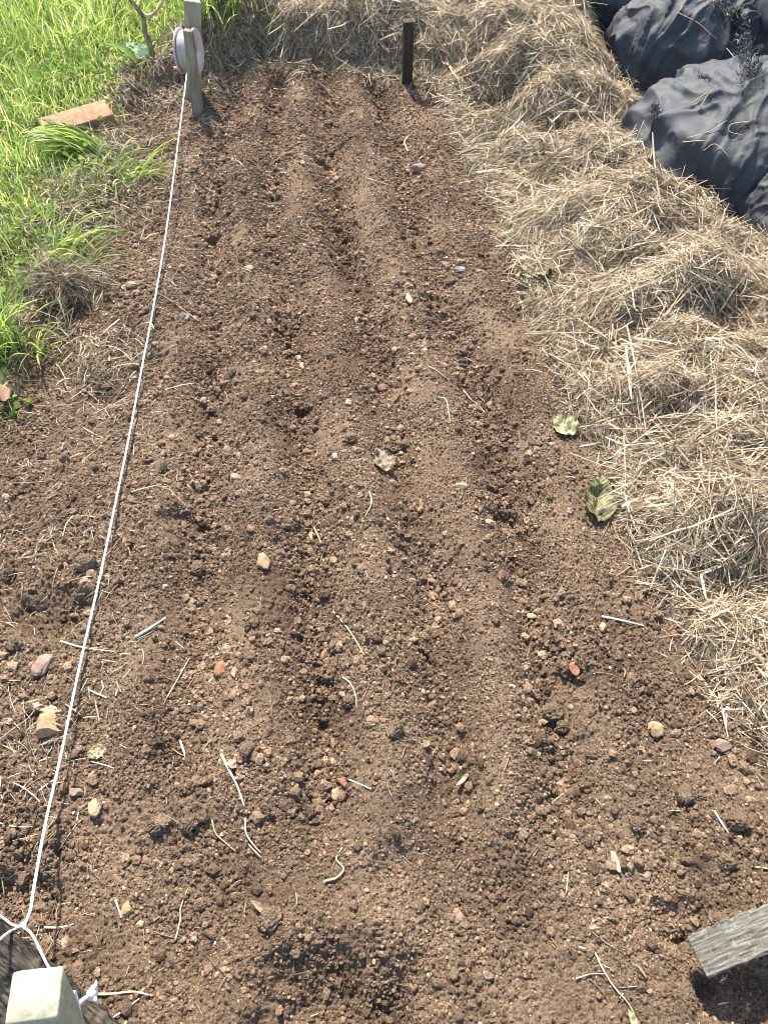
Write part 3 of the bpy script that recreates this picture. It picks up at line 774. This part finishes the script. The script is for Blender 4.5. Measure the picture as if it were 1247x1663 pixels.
# --- stones, clods and scraps lying on the soil
def mat_stone(name, a, b_, c): return simple(name, [(p, tuple(.62 * v for v in q)) for p, q in ((.3, a), (.5, b_), (.7, c))], 70, .85, None, .002, .25, 5)
M_tan = mat_stone('tan stone', (.26, .16, .08), (.40, .26, .14), (.50, .36, .22))
M_pinkstone = mat_stone('pinkish stone', (.22, .14, .10), (.34, .22, .16), (.44, .31, .23))
M_grey = mat_stone('grey stone', (.22, .20, .17), (.36, .34, .30), (.5, .47, .42))
M_rust = mat_stone('rusty stone', (.20, .09, .045), (.32, .155, .08), (.42, .23, .13))
M_cream = mat_stone('cream stone', (.32, .23, .13), (.43, .325, .19), (.52, .42, .27))
def lay(name, T, px, py, w, h, mat, label, cat, yaw=0, sink=.25, group=None, dz=.7, tilt=0):
    """T (V, F) about unit size, scaled to w x h photo pixels and laid on the soil."""
    p = hit(px, py, Hh); s = pxm(p)
    V = np.array(T[0]); V = V - (V.max(0) + V.min(0)) / 2; V = V / (V.max(0) - V.min(0))
    sx = w * s; sy = h * s * 1.15; sz = min(sx, sy) * dz
    V = V * [sx, sy, sz]
    me = raw_mesh(name, V, T[1])
    o = obj(name, me, mat, None, (p[0], p[1], p[2] + sz * (.5 - sink))); o.rotation_euler = (tilt, 0, yaw)
    return tag(o, label, cat, group)
STONES = [
    (428, 913, 22, 30, M_tan, 'egg shaped orange tan stone on the second ridge from the string', 4),
    (80, 1178, 36, 38, M_tan, 'largest tan stone, below the wood sliver left of the string', 3),
    (155, 1313, 22, 30, M_cream, 'blocky cream stone right of the string at the near left', 3),
    (681, 276, 26, 18, M_pinkstone, 'pinkish stone on the far right of the bed near the dark peg', 3),
    (747, 791, 24, 12, M_cream, 'flat pale stone with a stalk on its right side', 2),
    (545, 743, 14, 13, M_grey, 'small round grey stone left of the torn dry leaf', 1),
    (797, 662, 17, 15, M_pinkstone, 'small pinkish stone touching the pit in the right furrow', 2),
    (214, 465, 20, 14, M_cream, 'pale flat stone left of the string beside the dry straw clump', 3),
    (301, 519, 16, 15, M_grey, 'rounded grey stone just right of the string in the far half', 1),
    (407, 438, 12, 12, M_cream, 'tiny pale stone on the far left ridge', 1),
    (542, 911, 14, 13, M_tan, 'small tan pebble right of the egg shaped stone', 2),
    (704, 970, 13, 13, M_tan, 'small tan pebble on the middle ridge with a dull face', 2),
    (1172, 1213, 26, 20, M_pinkstone, 'pale brown stone at the straw edge on the near right', 3),
    (1064, 1188, 28, 22, M_tan, 'rough tan stone among dark clods at the near right', 2),
    (557, 1271, 16, 19, M_rust, 'rust orange flat pebble in the furrow above white specks', 2),
    (749, 440, 14, 11, M_grey, 'small pale stone in the far right furrow', 2),
    (72, 1082, 28, 40, M_pinkstone, 'dull brown oblong stone left of the string above the wood sliver', 1),
    (205, 1478, 22, 24, M_tan, 'angular tan stone beside a white stalk at the near left', 3),
    (1095, 1032, 20, 18, M_rust, 'reddish brown flat stone at the edge of the straw', 3),
    (978, 1020, 13, 16, M_cream, 'small cream pebble left of a bent pale stalk', 2),
    (358, 1088, 20, 28, M_rust, 'reddish oval stone on the left ridge', 1),
    (125, 1287, 28, 14, M_pinkstone, 'flat brown stone directly above the blocky cream stone', 3),
    (932, 1088, 18, 22, M_rust, 'reddish stone beside the clods in the right furrow', 2),
]
for i, (px, py, w, h, m, lab, fc) in enumerate(STONES):
    lay('stone', rock(4, 300 + i, .22, 1.0, fc * 2, .015), px, py, w, h, m, lab, 'stone', rng.uniform(-.5, .5), .25)
CLODS = [
    (641, 1186, 32, 30, 'dark lone clod standing on the ridge below the bed centre'),
    (666, 399, 20, 18, 'near black clod on the far right ridge'),
    (538, 579, 16, 17, 'dark brown clod in the middle furrow of the far half'),
    (570, 715, 24, 22, 'round brown clod above and left of the torn dry leaf'),
    (262, 760, 34, 20, 'dark flattened clod just right of the string at mid length'),
    (895, 1158, 38, 34, 'large knobbly clod in the right furrow of the near half'),
    (913, 1180, 30, 26, 'dark clod touching the large knobbly one in the right furrow'),
    (905, 1040, 26, 22, 'brown clod above the large knobbly one in the right furrow'),
    (322, 925, 34, 24, 'pale crumbly clod in the left furrow left of the egg shaped stone'),
    (545, 1050, 22, 28, 'lumpy clod just left of the green bent stalk'),
    (1110, 1292, 34, 30, 'round rough clod below the straw edge on the near right'),
    (920, 1358, 22, 22, 'dark round clod on the near right in open soil'),
    (955, 1368, 18, 16, 'small dark clod right of another round one on the near right'),
    (1168, 1500, 40, 30, 'crumbly clod above the grey board'),
    (1178, 1400, 34, 28, 'light brown clod at the right edge of the frame above the board'),
    (1112, 1545, 28, 24, 'clod caught with rootlets in the hole beside the board end'),
    (660, 722, 20, 16, 'small brown clod right of the torn leaf top'),
    (815, 938, 24, 20, 'round dark clod in the right furrow at mid length'),
    (310, 1338, 40, 28, 'broad crumbly clod at the near left, right of the cream stone'),
    (260, 1340, 46, 32, 'broadest pale crumbly clod at the near left'),
    (566, 1140, 26, 22, 'brown clod beside the white specks in the near middle furrow'),
    (400, 1220, 30, 22, 'brown clod at the top of the long white stalk'),
    (480, 1290, 24, 22, 'clod left of the rust orange pebble'),
    (440, 1493, 50, 34, 'broad low clod above the hollow at the near middle'),
    (1195, 1330, 40, 34, 'knobbly clod against the right edge between straw and board'),
    (378, 605, 18, 14, 'small brown clod of the little group in the far left furrow'),
    (387, 622, 18, 12, 'second clod of the little group in the far left furrow'),
    (140, 915, 40, 26, 'crumbly clod under the string left of it at mid length'),
    (105, 745, 22, 16, 'dark clod left of the string in the smooth patch'),
    (1035, 1340, 30, 24, 'brown clod in open soil left of the round rough clod'),
    (325, 1470, 26, 22, 'brown clod at the near left below the broad crumbly pair'),
    (960, 1225, 28, 20, 'flattish clod below the dark touching clod in the right furrow'),
]
for i, (px, py, w, h, lab) in enumerate(CLODS):
    lay('soil_clod', rock(5, 400 + i, .42, 1.5, 1, .17), px, py, w, h, M_clod, lab, 'soil clod', rng.uniform(0, 6), .3, 'larger clods of soil on the bed', .8)

def stick(pxs, wpx, mat, name, label, cat, lift=.004, taper=(1, .85, .5)):
    p = np.array([hit(a, b_, Hh) for a, b_ in pxs]); p[:, 2] += lift
    # stalks are stiff: bridge dips in the soil
    t = np.linspace(0, 1, len(p)); p[:, 2] = np.maximum(p[:, 2], np.interp(t, [0, 1], [p[0, 2], p[-1, 2]]) - .002)
    r = pxm(p.mean(0)) * wpx / 2 * .68; c = p[0].copy()
    p[1:-1] += rng.normal(0, .0012, (len(p) - 2, 3)) * [1, 1, .3]
    rr = np.interp(t, [0, .5, 1], taper) * r
    o = obj(name, local(tube1(p, rr, 7, 6), c), mat, None, c)
    return tag(o, label, cat)
M_stalk = simple('pale dry stalk', [(.35, (.22, .16, .095)), (.5, (.38, .30, .19)), (.65, (.52, .44, .31))], 110, .65)
M_whitestalk = simple('bleached stalk', [(.35, (.30, .24, .17)), (.5, (.46, .40, .31)), (.65, (.60, .54, .45))], 110, .65)
M_greenstalk = simple('greenish stalk', [(.35, (.22, .20, .09)), (.65, (.40, .37, .20))], 110, .65)
M_woodchip = simple('wood sliver', [(.3, (.16, .10, .055)), (.5, (.29, .20, .12)), (.7, (.42, .32, .21))], 60, .8, (1, 4, 4), .001)
for pxs, w, m, lab in [
    ([(541, 995), (561, 1018), (577, 1042), (591, 1066)], 5, M_greenstalk, 'long greenish stalk curving down the middle of the bed'),
    ([(360, 1226), (372, 1250), (384, 1278), (398, 1312)], 7, M_whitestalk, 'thick bleached stalk lying on the ridge at the near left'),
    ([(399, 1330), (402, 1355), (412, 1372), (424, 1386)], 5, M_whitestalk, 'thin bent pale stalk just below the thick bleached one'),
    ([(221, 1036), (243, 1023), (270, 1005)], 8, M_whitestalk, 'short thick pale stalk right of the string at mid length'),
    ([(272, 1135), (284, 1116), (309, 1070)], 4, M_stalk, 'straight thin stalk slanting up right of the string'),
    ([(294, 1205), (302, 1228), (308, 1250)], 6, M_whitestalk, 'short white stalk left of the near left ridge'),
    ([(345, 1332), (350, 1354), (366, 1370), (384, 1384)], 4, M_stalk, 'bent yellowish stalk left of the thin bent pale one'),
    ([(976, 1003), (1000, 1008), (1025, 1014), (1044, 1018)], 6, M_whitestalk, 'bent pale stalk lying level at the right near the straw'),
    ([(75, 1507), (98, 1505), (121, 1502)], 6, M_whitestalk, 'short white stalk lying level above the cream post'),
    ([(155, 1615), (185, 1613), (218, 1614), (250, 1618)], 7, M_stalk, 'thick tan stalk lying level beside the cream post'),
    ([(183, 1655), (205, 1640), (228, 1622)], 5, M_whitestalk, 'straight pale stalk slanting below the thick tan one'),
    ([(286, 1528), (291, 1496), (296, 1474), (306, 1444)], 5, M_stalk, 'long upright lying stalk at the near left'),
    ([(189, 1462), (194, 1478), (199, 1492)], 5, M_whitestalk, 'short white stalk touching the angular tan stone'),
    ([(938, 1538), (960, 1548), (975, 1570), (995, 1600), (1018, 1630), (1034, 1660)], 5, M_stalk, 'long hooked root curving to the near edge of the photo'),
    ([(934, 1590), (958, 1586), (980, 1582)], 4, M_stalk, 'short stalk crossing toward the long hooked root'),
    ([(695, 597), (708, 604), (720, 613), (727, 618)], 4, M_stalk, 'thin stalk on the middle right ridge in the far half'),
    ([(752, 636), (764, 652), (776, 664), (787, 673)], 5, M_stalk, 'stalk leading into the pit of the right furrow'),
    ([(712, 647), (724, 652), (728, 670), (731, 690)], 4, M_stalk, 'kinked stalk on the ridge above the torn leaf'),
    ([(528, 1432), (548, 1426), (556, 1412), (548, 1396), (556, 1378)], 6, M_stalk, 'crooked pale rootlet curling below the rust orange pebble'),
    ([(510, 858), (520, 876), (523, 895), (520, 918)], 4, M_stalk, 'bent thin stalk right of the egg shaped stone'),
    ([(566, 1267), (585, 1274), (603, 1283)], 4, M_whitestalk, 'thin white stalk poking right from the rust orange pebble'),
    ([(596, 292), (622, 300), (645, 308)], 4, M_stalk, 'straight stalk lying level at the far middle'),
    ([(662, 248), (657, 235), (664, 222)], 4, M_whitestalk, 'short bent white stalk near the far end'),
    ([(918, 1452), (919, 1420), (920, 1398)], 4, M_stalk, 'thin straight stalk pointing up the near right'),
    ([(100, 1043), (140, 1053), (188, 1060)], 6, M_stalk, 'tan stalk crossing beneath the string'),
    ([(1158, 1318), (1172, 1340), (1188, 1364)], 5, M_whitestalk, 'short pale stalk above the knobbly clod at the right edge'),
    ([(1166, 1130), (1172, 1160), (1180, 1200)], 6, M_whitestalk, 'long pale stalk pointing at the pale brown stone'),
    ([(600, 800), (603, 820), (592, 842)], 4, M_greenstalk, 'small hooked greenish stalk left of the bed centre'),
]:
    stick(pxs, w, m, 'dry_stalk', lab, 'stalk')
def sliver(px, py, w, h, yaw, lab, mat=M_woodchip, name='wood_sliver', seed=0):
    V, F = rock(4, 500 + seed, .12, 1.0, 5, .02)
    V = V.copy(); V[:, 1] *= np.clip(1.1 - np.abs(V[:, 0]) ** 3, .25, 1)
    return lay(name, (V, F), px, py, w, h, mat, lab, 'wood chip', yaw, .3, None, .6)
sliver(75, 1150, 58, 15, -.28, 'pale split wood sliver above the largest tan stone', seed=1)
sliver(998, 1398, 14, 34, .15, 'upright pale bark chip on the near right soil', simple('pale chip', [(.35, (.19, .14, .085)), (.65, (.36, .295, .20))], 50, .8), seed=2)
sliver(8, 640, 26, 44, .5, 'brown stick end at the left edge below the grass', simple('bark', [(.3, (.10, .055, .03)), (.7, (.28, .17, .10))], 60, .9), 'stick', 3)
sliver(664, 486, 11, 24, .2, 'reddish cylindrical wood bit on the far middle ridge', simple('red wood', [(.3, (.30, .16, .09)), (.7, (.48, .29, .18))], 60, .8), seed=4)
sliver(505, 868, 9, 22, .25, 'small orange bark flake right of the egg shaped stone', simple('orange bark', [(.3, (.30, .16, .06)), (.7, (.48, .28, .12))], 60, .8), seed=5)
sliver(491, 596, 9, 18, .4, 'small tan wood bit beside the middle far furrow', seed=6)

def leaf_mesh(L, Wd, seed, curl=.6, fold=.5, wr=.08, n=22, m=11, tip=1.0):
    t = np.linspace(0, 1, n)[:, None]; s = np.linspace(-1, 1, m)[None, :]
    hw = Wd / 2 * np.sin(PI * np.clip(t, .015, .985) ** .8) ** .8 * (1 - .25 * t * tip)
    X = s * hw; Y = t * L - L / 2
    X = X + 0 * Y; Y = Y + 0 * X
    Z = fold * np.abs(X) + curl * (L / 2) * ((t - .5) * 2) ** 2 * .5 + wr * L * fbm(X / L * 5 + seed, Y / L * 5, seed, 3)
    Z = Z + .03 * L * np.abs(np.sin((t * 7 - np.abs(s) * 1.5) * PI)) * np.abs(s)
    V = np.stack([X, Y, Z], -1).reshape(-1, 3)
    return V, [grid_faces(n, m)]
def leaf_mat(name, stops, trans=.35, scale=30, veins=None):
    m, nt, b = new_mat(name)
    c = ramp(nt, tex(nt, scale, 5, .65), stops)
    if veins:
        tc = nt.nodes.new('ShaderNodeTexCoord'); sp = nt.nodes.new('ShaderNodeSeparateXYZ'); nt.links.new(tc.outputs['Object'], sp.inputs[0])
        def M(op, a, b_=None):
            q = nt.nodes.new('ShaderNodeMath'); q.operation = op
            for i_, v in enumerate((a, b_)):
                if v is None: continue
                if isinstance(v, (int, float)): q.inputs[i_].default_value = v
                else: nt.links.new(v, q.inputs[i_])
            return q.outputs[0]
        ax_ = M('ABSOLUTE', sp.outputs[0]); ph_ = M('SUBTRACT', sp.outputs[1], M('MULTIPLY', ax_, .9))
        side = M('GREATER_THAN', M('SINE', M('MULTIPLY', ph_, 620.0)), .80); mid = M('LESS_THAN', ax_, .0012)
        c = mix(nt, c, veins, M('MULTIPLY', M('MAXIMUM', side, mid), .75))
    nt.links.new(c, b.inputs['Base Color']); b.inputs['Roughness'].default_value = .6; b.inputs['Specular IOR Level'].default_value = .3
    t = nt.nodes.new('ShaderNodeBsdfTranslucent'); nt.links.new(c, t.inputs[0])
    mx = nt.nodes.new('ShaderNodeMixShader'); mx.inputs[0].default_value = trans
    nt.links.new(b.outputs[0], mx.inputs[1]); nt.links.new(t.outputs[0], mx.inputs[2]); nt.links.new(mx.outputs[0], nt.nodes['Material Output'].inputs[0])
    return m
M_olive = leaf_mat('withered olive leaf', [(.36, (.035, .034, .010)), (.5, (.10, .094, .034)), (.64, (.23, .205, .085))], .12, 90, (.29, .26, .13))
M_paleleaf = leaf_mat('withered pale leaf', [(.36, (.08, .065, .026)), (.5, (.20, .17, .085)), (.64, (.32, .275, .15))], .1, 90, (.38, .33, .19))
M_scrap = leaf_mat('torn dry leaf', [(.36, (.13, .092, .052)), (.64, (.34, .27, .175))], .25, 60)
M_brownleaf = leaf_mat('brown husk', [(.3, (.20, .13, .08)), (.7, (.42, .31, .21))], .15, 60)
def leaf(px, py, Lpx, Wpx, yaw, mat, lab, seed, curl=.6, fold=.5, wr=.08, pitch=0.0, roll=0.0, lift=.012, name='withered_leaf'):
    p = hit(px, py, Hh); s = pxm(p)
    V, F = leaf_mesh(Lpx * s, Wpx * s, seed, curl, fold, wr)
    o = obj(name, (V, F), mat, None, (p[0], p[1], p[2] + lift)); o.rotation_euler = (pitch, roll, yaw)
    return tag(o, lab, 'leaf')
leaf(968, 816, 92, 58, -.15, M_olive, 'large crumpled olive green leaf against the straw edge', 3, .3, .35, .11, .12, .25, .012)
leaf(913, 694, 52, 44, .5, M_paleleaf, 'pale crumpled leaf at the straw edge above the large olive one', 5, .3, .45, .12, .15, -.2, .009)
leaf(850, 462, 50, 34, .9, M_paleleaf, 'shrivelled silvery leaf at the far straw edge', 7, .5, .5, .2, .3, .2, .010)
leaf(886, 448, 46, 36, -1.1, M_olive, 'shrivelled olive leaf beside the silvery one at the far straw edge', 9, .5, .5, .18, .25, -.3, .012)
leaf(620, 752, 48, 40, .35, M_scrap, 'torn cream dry leaf scrap in the middle of the bed', 11, .25, .5, .16, .15, .1, .010)
leaf(428, 1480, 56, 15, 1.0, M_brownleaf, 'narrow brown husk above the near hollow', 13, .3, .9, .05, 0, .2, .006)
leaf(752, 1262, 44, 14, -.75, M_scrap, 'small cream husk on the near middle ridge', 15, .4, .9, .05, 0, .2, .006)
leaf(1022, 1656, 30, 16, .2, M_paleleaf, 'pale husk at the bottom edge beside the hooked root', 17, .4, .9, .05, 0, .2, .006)
leaf(160, 1222, 26, 34, .2, M_paleleaf, 'small grey papery flake right of the string at the near left', 19, .3, .2, .15, 0, 0, .004)

# --- straw clump and grass tufts at the left edge
def clump(px, py, n, L, spread, mat, name, lab, cat, seed, lean=(.9, .35), wid=(.0012, .0024), phi=None, rise=.02, k=6):
    global rng
    keep = rng; rng = np.random.default_rng(seed)
    p = hit(px, py)
    x = p[0] + rng.normal(0, spread, n); y = p[1] + rng.normal(0, spread * .7, n)
    ph = rng.uniform(0, 2 * PI, n) if phi is None else rng.normal(phi[0], phi[1], n)
    V, F = blades(x, y, rng.uniform(*L, n), ph, np.abs(rng.normal(*lean, n)), rng.uniform(*wid, n), k, lambda a, b_: macro(a, b_) + rise * np.exp(-((a - p[0]) ** 2 + (b_ - p[1]) ** 2) / (spread * 1.2) ** 2))
    rng = keep
    return tag(obj(name, local((V, F), p), mat, None, p), lab, cat)
clump(112, 482, 900, (.05, .14), .042, M_oldstraw, 'straw_clump', 'pulled up clump of brown dry grass at the left edge of the soil', 'grass clump', 31, (1.25, .35), rise=.05)
clump(146, 252, 150, (.11, .22), .028, M_grass, 'grass_tuft', 'long bladed green grass tuft flopping left below the brick', 'grass tuft', 32, (1.28, .12), (.004, .0075), (PI * .97, .3), .01, 8)
clump(95, 425, 90, (.12, .26), .05, M_grass, 'grass_tuft', 'long green grass tuft lying over the soil above the dry clump', 'grass tuft', 33, (1.3, .2), (.0025, .005), (.3, 1.1), .01, 8)
clump(10, 560, 160, (.08, .20), .05, M_grass, 'grass_tuft', 'green grass tuft at the left edge above the brown stick', 'grass tuft', 34, (.9, .3), (.003, .006), None, .01, 7)
clump(345, 18, 220, (.12, .30), .06, M_grass, 'grass_tuft', 'green grass tuft growing behind the stakes against the straw pile', 'grass tuft', 35, (.5, .25), (.004, .007), None, .01, 7)
clump(205, 300, 80, (.10, .22), .05, M_grass, 'grass_tuft', 'sparse grass tuft leaning onto the dark soil below the long tuft', 'grass tuft', 36, (1.35, .2), (.0025, .0045), (.2, 1.2), .01, 7)
# dry grass and dead stems at the far left corner
def patch(px, py, n, rx, ry, seed, L0=-3.1, mat=M_oldstraw):
    r = np.random.default_rng(seed); p = hit(px, py)
    x = p[0] + r.normal(0, rx, n); y = p[1] + r.normal(0, ry, n)
    P = strands(x, y, macro(x, y), np.clip(r.lognormal(L0, .5, n), .012, .2), r.uniform(0, 2 * PI, n), r.normal(0, .35, n), r.uniform(.002, .03, n), .4)
    return straw_mesh(P, r.uniform(.0012, .0026, n), seed, .4)
V, F = merge([patch(110, 330, 900, .12, .14, 58), patch(40, 400, 500, .12, .14, 59), patch(150, 290, 500, .1, .1, 60), patch(285, 110, 1500, .11, .10, 51), patch(225, 165, 900, .08, .13, 52), patch(190, 230, 420, .06, .07, 53), patch(150, 330, 400, .10, .10, 54), patch(60, 540, 300, .08, .06, 55), patch(170, 590, 260, .06, .05, 57), patch(420, 70, 2600, .26, .10, 56)])
tag(obj('dry_grass', raw_mesh('dry_grass', V, F), M_oldstraw), 'grey brown dead grass matted around the far left corner', None, None, 'stuff')

# long single stalks on top of the mulch
x, y = straw_points(4500, 77); n = len(x)
P = strands(x, y, macro(x, y), np.clip(rng.lognormal(-2.25, .4, n), .05, .32), rng.uniform(0, 2 * PI, n), rng.normal(0, .22, n), rng.uniform(.014, .034, n), .2, 7)
V, F = straw_mesh(P, rng.uniform(.0018, .0036, n), 78, .35)
tag(obj('straw_stalks', raw_mesh('straw_stalks', V, F), M_straw), 'longer pale stalks lying loose on top of the mulch', None, None, 'stuff')

# small round leaved weeds through the grass
x, y = grass_points(40000, 14); n = len(x)
k = rng.uniform(size=n) < np.clip(.3 + noise2(x * 3, y * 3, 410), .05, 1); x, y = x[k], y[k]; n = len(x)
a = np.arange(6) * PI / 3; T0 = np.stack([np.cos(a), np.sin(a) * .8, .12 * np.cos(2 * a)], -1)
rad = rng.uniform(.005, .013, n); nrm = rotmats(n)
tl = rng.normal(0, .45, (n, 2)); up = norm(np.stack([tl[:, 0], tl[:, 1], np.ones(n)], -1)); ax = norm(np.cross(up, nrm[:, :, 0])); ay = np.cross(up, ax)
V = T0[None, :, 0:1] * ax[:, None] * rad[:, None, None] + T0[None, :, 1:2] * ay[:, None] * rad[:, None, None] + T0[None, :, 2:3] * up[:, None] * rad[:, None, None]
V = V + np.stack([x, y, macro(x, y) + rng.uniform(.015, .085, n)], -1)[:, None, :]
tag(obj('clover_leaves', (V.reshape(-1, 3), [np.arange(n * 6).reshape(n, 6)]), M_weed), 'small round clover like leaves mixed through the grass', None, None, 'stuff')

def rosette(px, py, n, L, Wd, seed, mat, name, lab, cat, lean=(.6, 1.3), part=None):
    r = np.random.default_rng(seed); p = hit(px, py); e = None; parts = []
    for i in range(n):
        V, F = leaf_mesh(L * r.uniform(.6, 1.1), Wd * r.uniform(.7, 1.1), seed + i, -.5, .25, .03, 12, 7)
        V = V + [0, V[:, 1].max(), 0]
        az = i * 2.4 + r.uniform(-.3, .3); ln = r.uniform(*lean)
        M = np.array(Matrix.Rotation(az, 3, 'Z') @ Matrix.Rotation(PI / 2 - ln, 3, 'X'))
        parts.append((V @ M.T, F))
    if part:
        e = thing(name, p, lab, cat)
        for V, F in parts: obj(part, (V, F), mat, e)
        return e
    V, F = merge(parts)
    return tag(obj(name, (V, F), mat, None, p), lab, cat)
M_lime = leaf_mat('lime weed leaf', [(.3, (.20, .32, .03)), (.7, (.42, .55, .08))], .5)
M_dock = leaf_mat('broad green leaf', [(.3, (.12, .22, .04)), (.7, (.26, .38, .09))], .5)
M_blue = leaf_mat('bluish leaf', [(.3, (.16, .24, .16)), (.7, (.32, .40, .30))], .35)
rosette(80, 352, 12, .055, .035, 61, M_lime, 'weed', 'low lime green leafy weed at the left below the brick', 'weed', (.4, 1.3))
rosette(125, 395, 8, .05, .02, 62, M_lime, 'weed', 'small lime green weed at the soil edge beside the long grass', 'weed', (.5, 1.3))
rosette(55, 275, 9, .05, .03, 63, M_weed, 'weed', 'green leafy weed in the grass left of the long tuft', 'weed', (.4, 1.3))
def big_leaf(parent, base, tipv, Wd, seed, mat, bend=-.35):
    d = np.asarray(tipv) - np.asarray(base); L = np.linalg.norm(d)
    V, F = leaf_mesh(L, Wd, seed, bend, .22, .02, 20, 11); V = V + [0, L / 2, 0]
    q = Vector(d).to_track_quat('Y', 'Z').to_matrix()
    V = V @ np.array(q).T + (np.asarray(base) - np.asarray(parent.location))
    return obj('leaf', (V, F), mat, parent)
Yd = hit(240, 118)[1]
base = hit(238, 118)
e = thing('broad_leaved_weed', base, 'broad leaved green weed with one long arching leaf left of the stakes', 'weed')
big_leaf(e, atY(234, 108, Yd), atY(176, 64, Yd - .02), .085, 71, M_dock, -.5)
big_leaf(e, atY(236, 95, Yd + .05), atY(205, 66, Yd + .12), .08, 72, M_blue, -.4)
big_leaf(e, atY(240, 95, Yd + .06), atY(228, 70, Yd + .10), .06, 73, M_blue, -.3)
big_leaf(e, atY(268, 88, Yd + .08), atY(292, 55, Yd + .04), .06, 74, M_dock, -.4)
obj('stem', local(merge([tube1([base, atY(236, 110, Yd), atY(234, 106, Yd)], [.005, .004, .003], 6)]), base), M_greenstalk, e)
M_bark = wood('woody stem bark', [(.10, .065, .04), (.24, .17, .11), (.42, .33, .23)], (3, 3, 1), 40, .002)
Ys = Yd + .06
e = thing('dead_stem', hit(252, 105), 'dead brown woody stem with a pale curved branch at the upper left', 'stem')
c0 = np.array(e.location)
obj('trunk', local(tube1([hit(252, 105) - [0, 0, .02], atY(246, 80, Ys), atY(236, 52, Ys), atY(233, 28, Ys), atY(222, 12, Ys - .02), atY(203, -12, Ys - .02)], [.012, .011, .0095, .008, .0085, .007], 9), c0), M_bark, e)
obj('branch', local(tube1([atY(232, 22, Ys), atY(243, 26, Ys - .01), atY(256, 16, Ys - .02), atY(266, -4, Ys - .02), atY(268, -30, Ys)], [.006, .0065, .005, .004, .003], 8), c0), M_stalk, e)
obj('branch', local(tube1([atY(205, -10, Ys - .03), atY(190, 5, Ys - .06), atY(187, 25, Ys - .07)], [.005, .004, .0025], 7), c0), M_bark, e)

# --- leafy shrub behind the pile
M_shrub = leaf_mat('dark shrub leaf', [(.3, (.03, .07, .02)), (.7, (.07, .14, .035))], .35)
def shrub(cx, cy, rx, rz, n, seed, lab):
    r = np.random.default_rng(seed)
    d = norm(r.normal(size=(n, 3))); rad = r.uniform(.25, 1, (n, 1)) ** .5
    rad *= 1 + .35 * noise3(d * 2.2, seed)[:, None]
    C = np.array([cx, cy, rz * .95]) + d * rad * [rx, rx * .8, rz]
    C = C[C[:, 2] > .03]; n = len(C)
    L = r.uniform(.035, .08, n); a = norm(r.normal(size=(n, 3)) + [0, 0, -.3]); s = norm(np.cross(a, r.normal(size=(n, 3)))); nn = np.cross(a, s)
    prof = [(0, 0), (.35, .28), (.7, .22), (1, 0)]
    V = np.stack([C, C + a * L[:, None] * .4 + s * L[:, None] * .26, C + a * L[:, None] - nn * L[:, None] * .15, C + a * L[:, None] * .4 - s * L[:, None] * .26], 1)
    e = thing('shrub', (cx, cy, 0), lab, 'shrub'); o = np.array([cx, cy, 0])
    obj('foliage', local((V.reshape(-1, 3), [np.arange(n * 4).reshape(n, 4)]), o), M_shrub, e)
    st = merge([tube1([o, o + [r.normal(0, .05), r.normal(0, .05), rz * .5], o + [r.normal(0, rx * .4), r.normal(0, rx * .3), rz * 1.5]], [.014, .01, .004], 7) for _ in range(7)])
    obj('stem', local(st, o), M_bark, e)
shrub(.80, 3.95, .55, .42, 2600, 81, 'dark green leafy shrub behind the straw pile at the top edge')
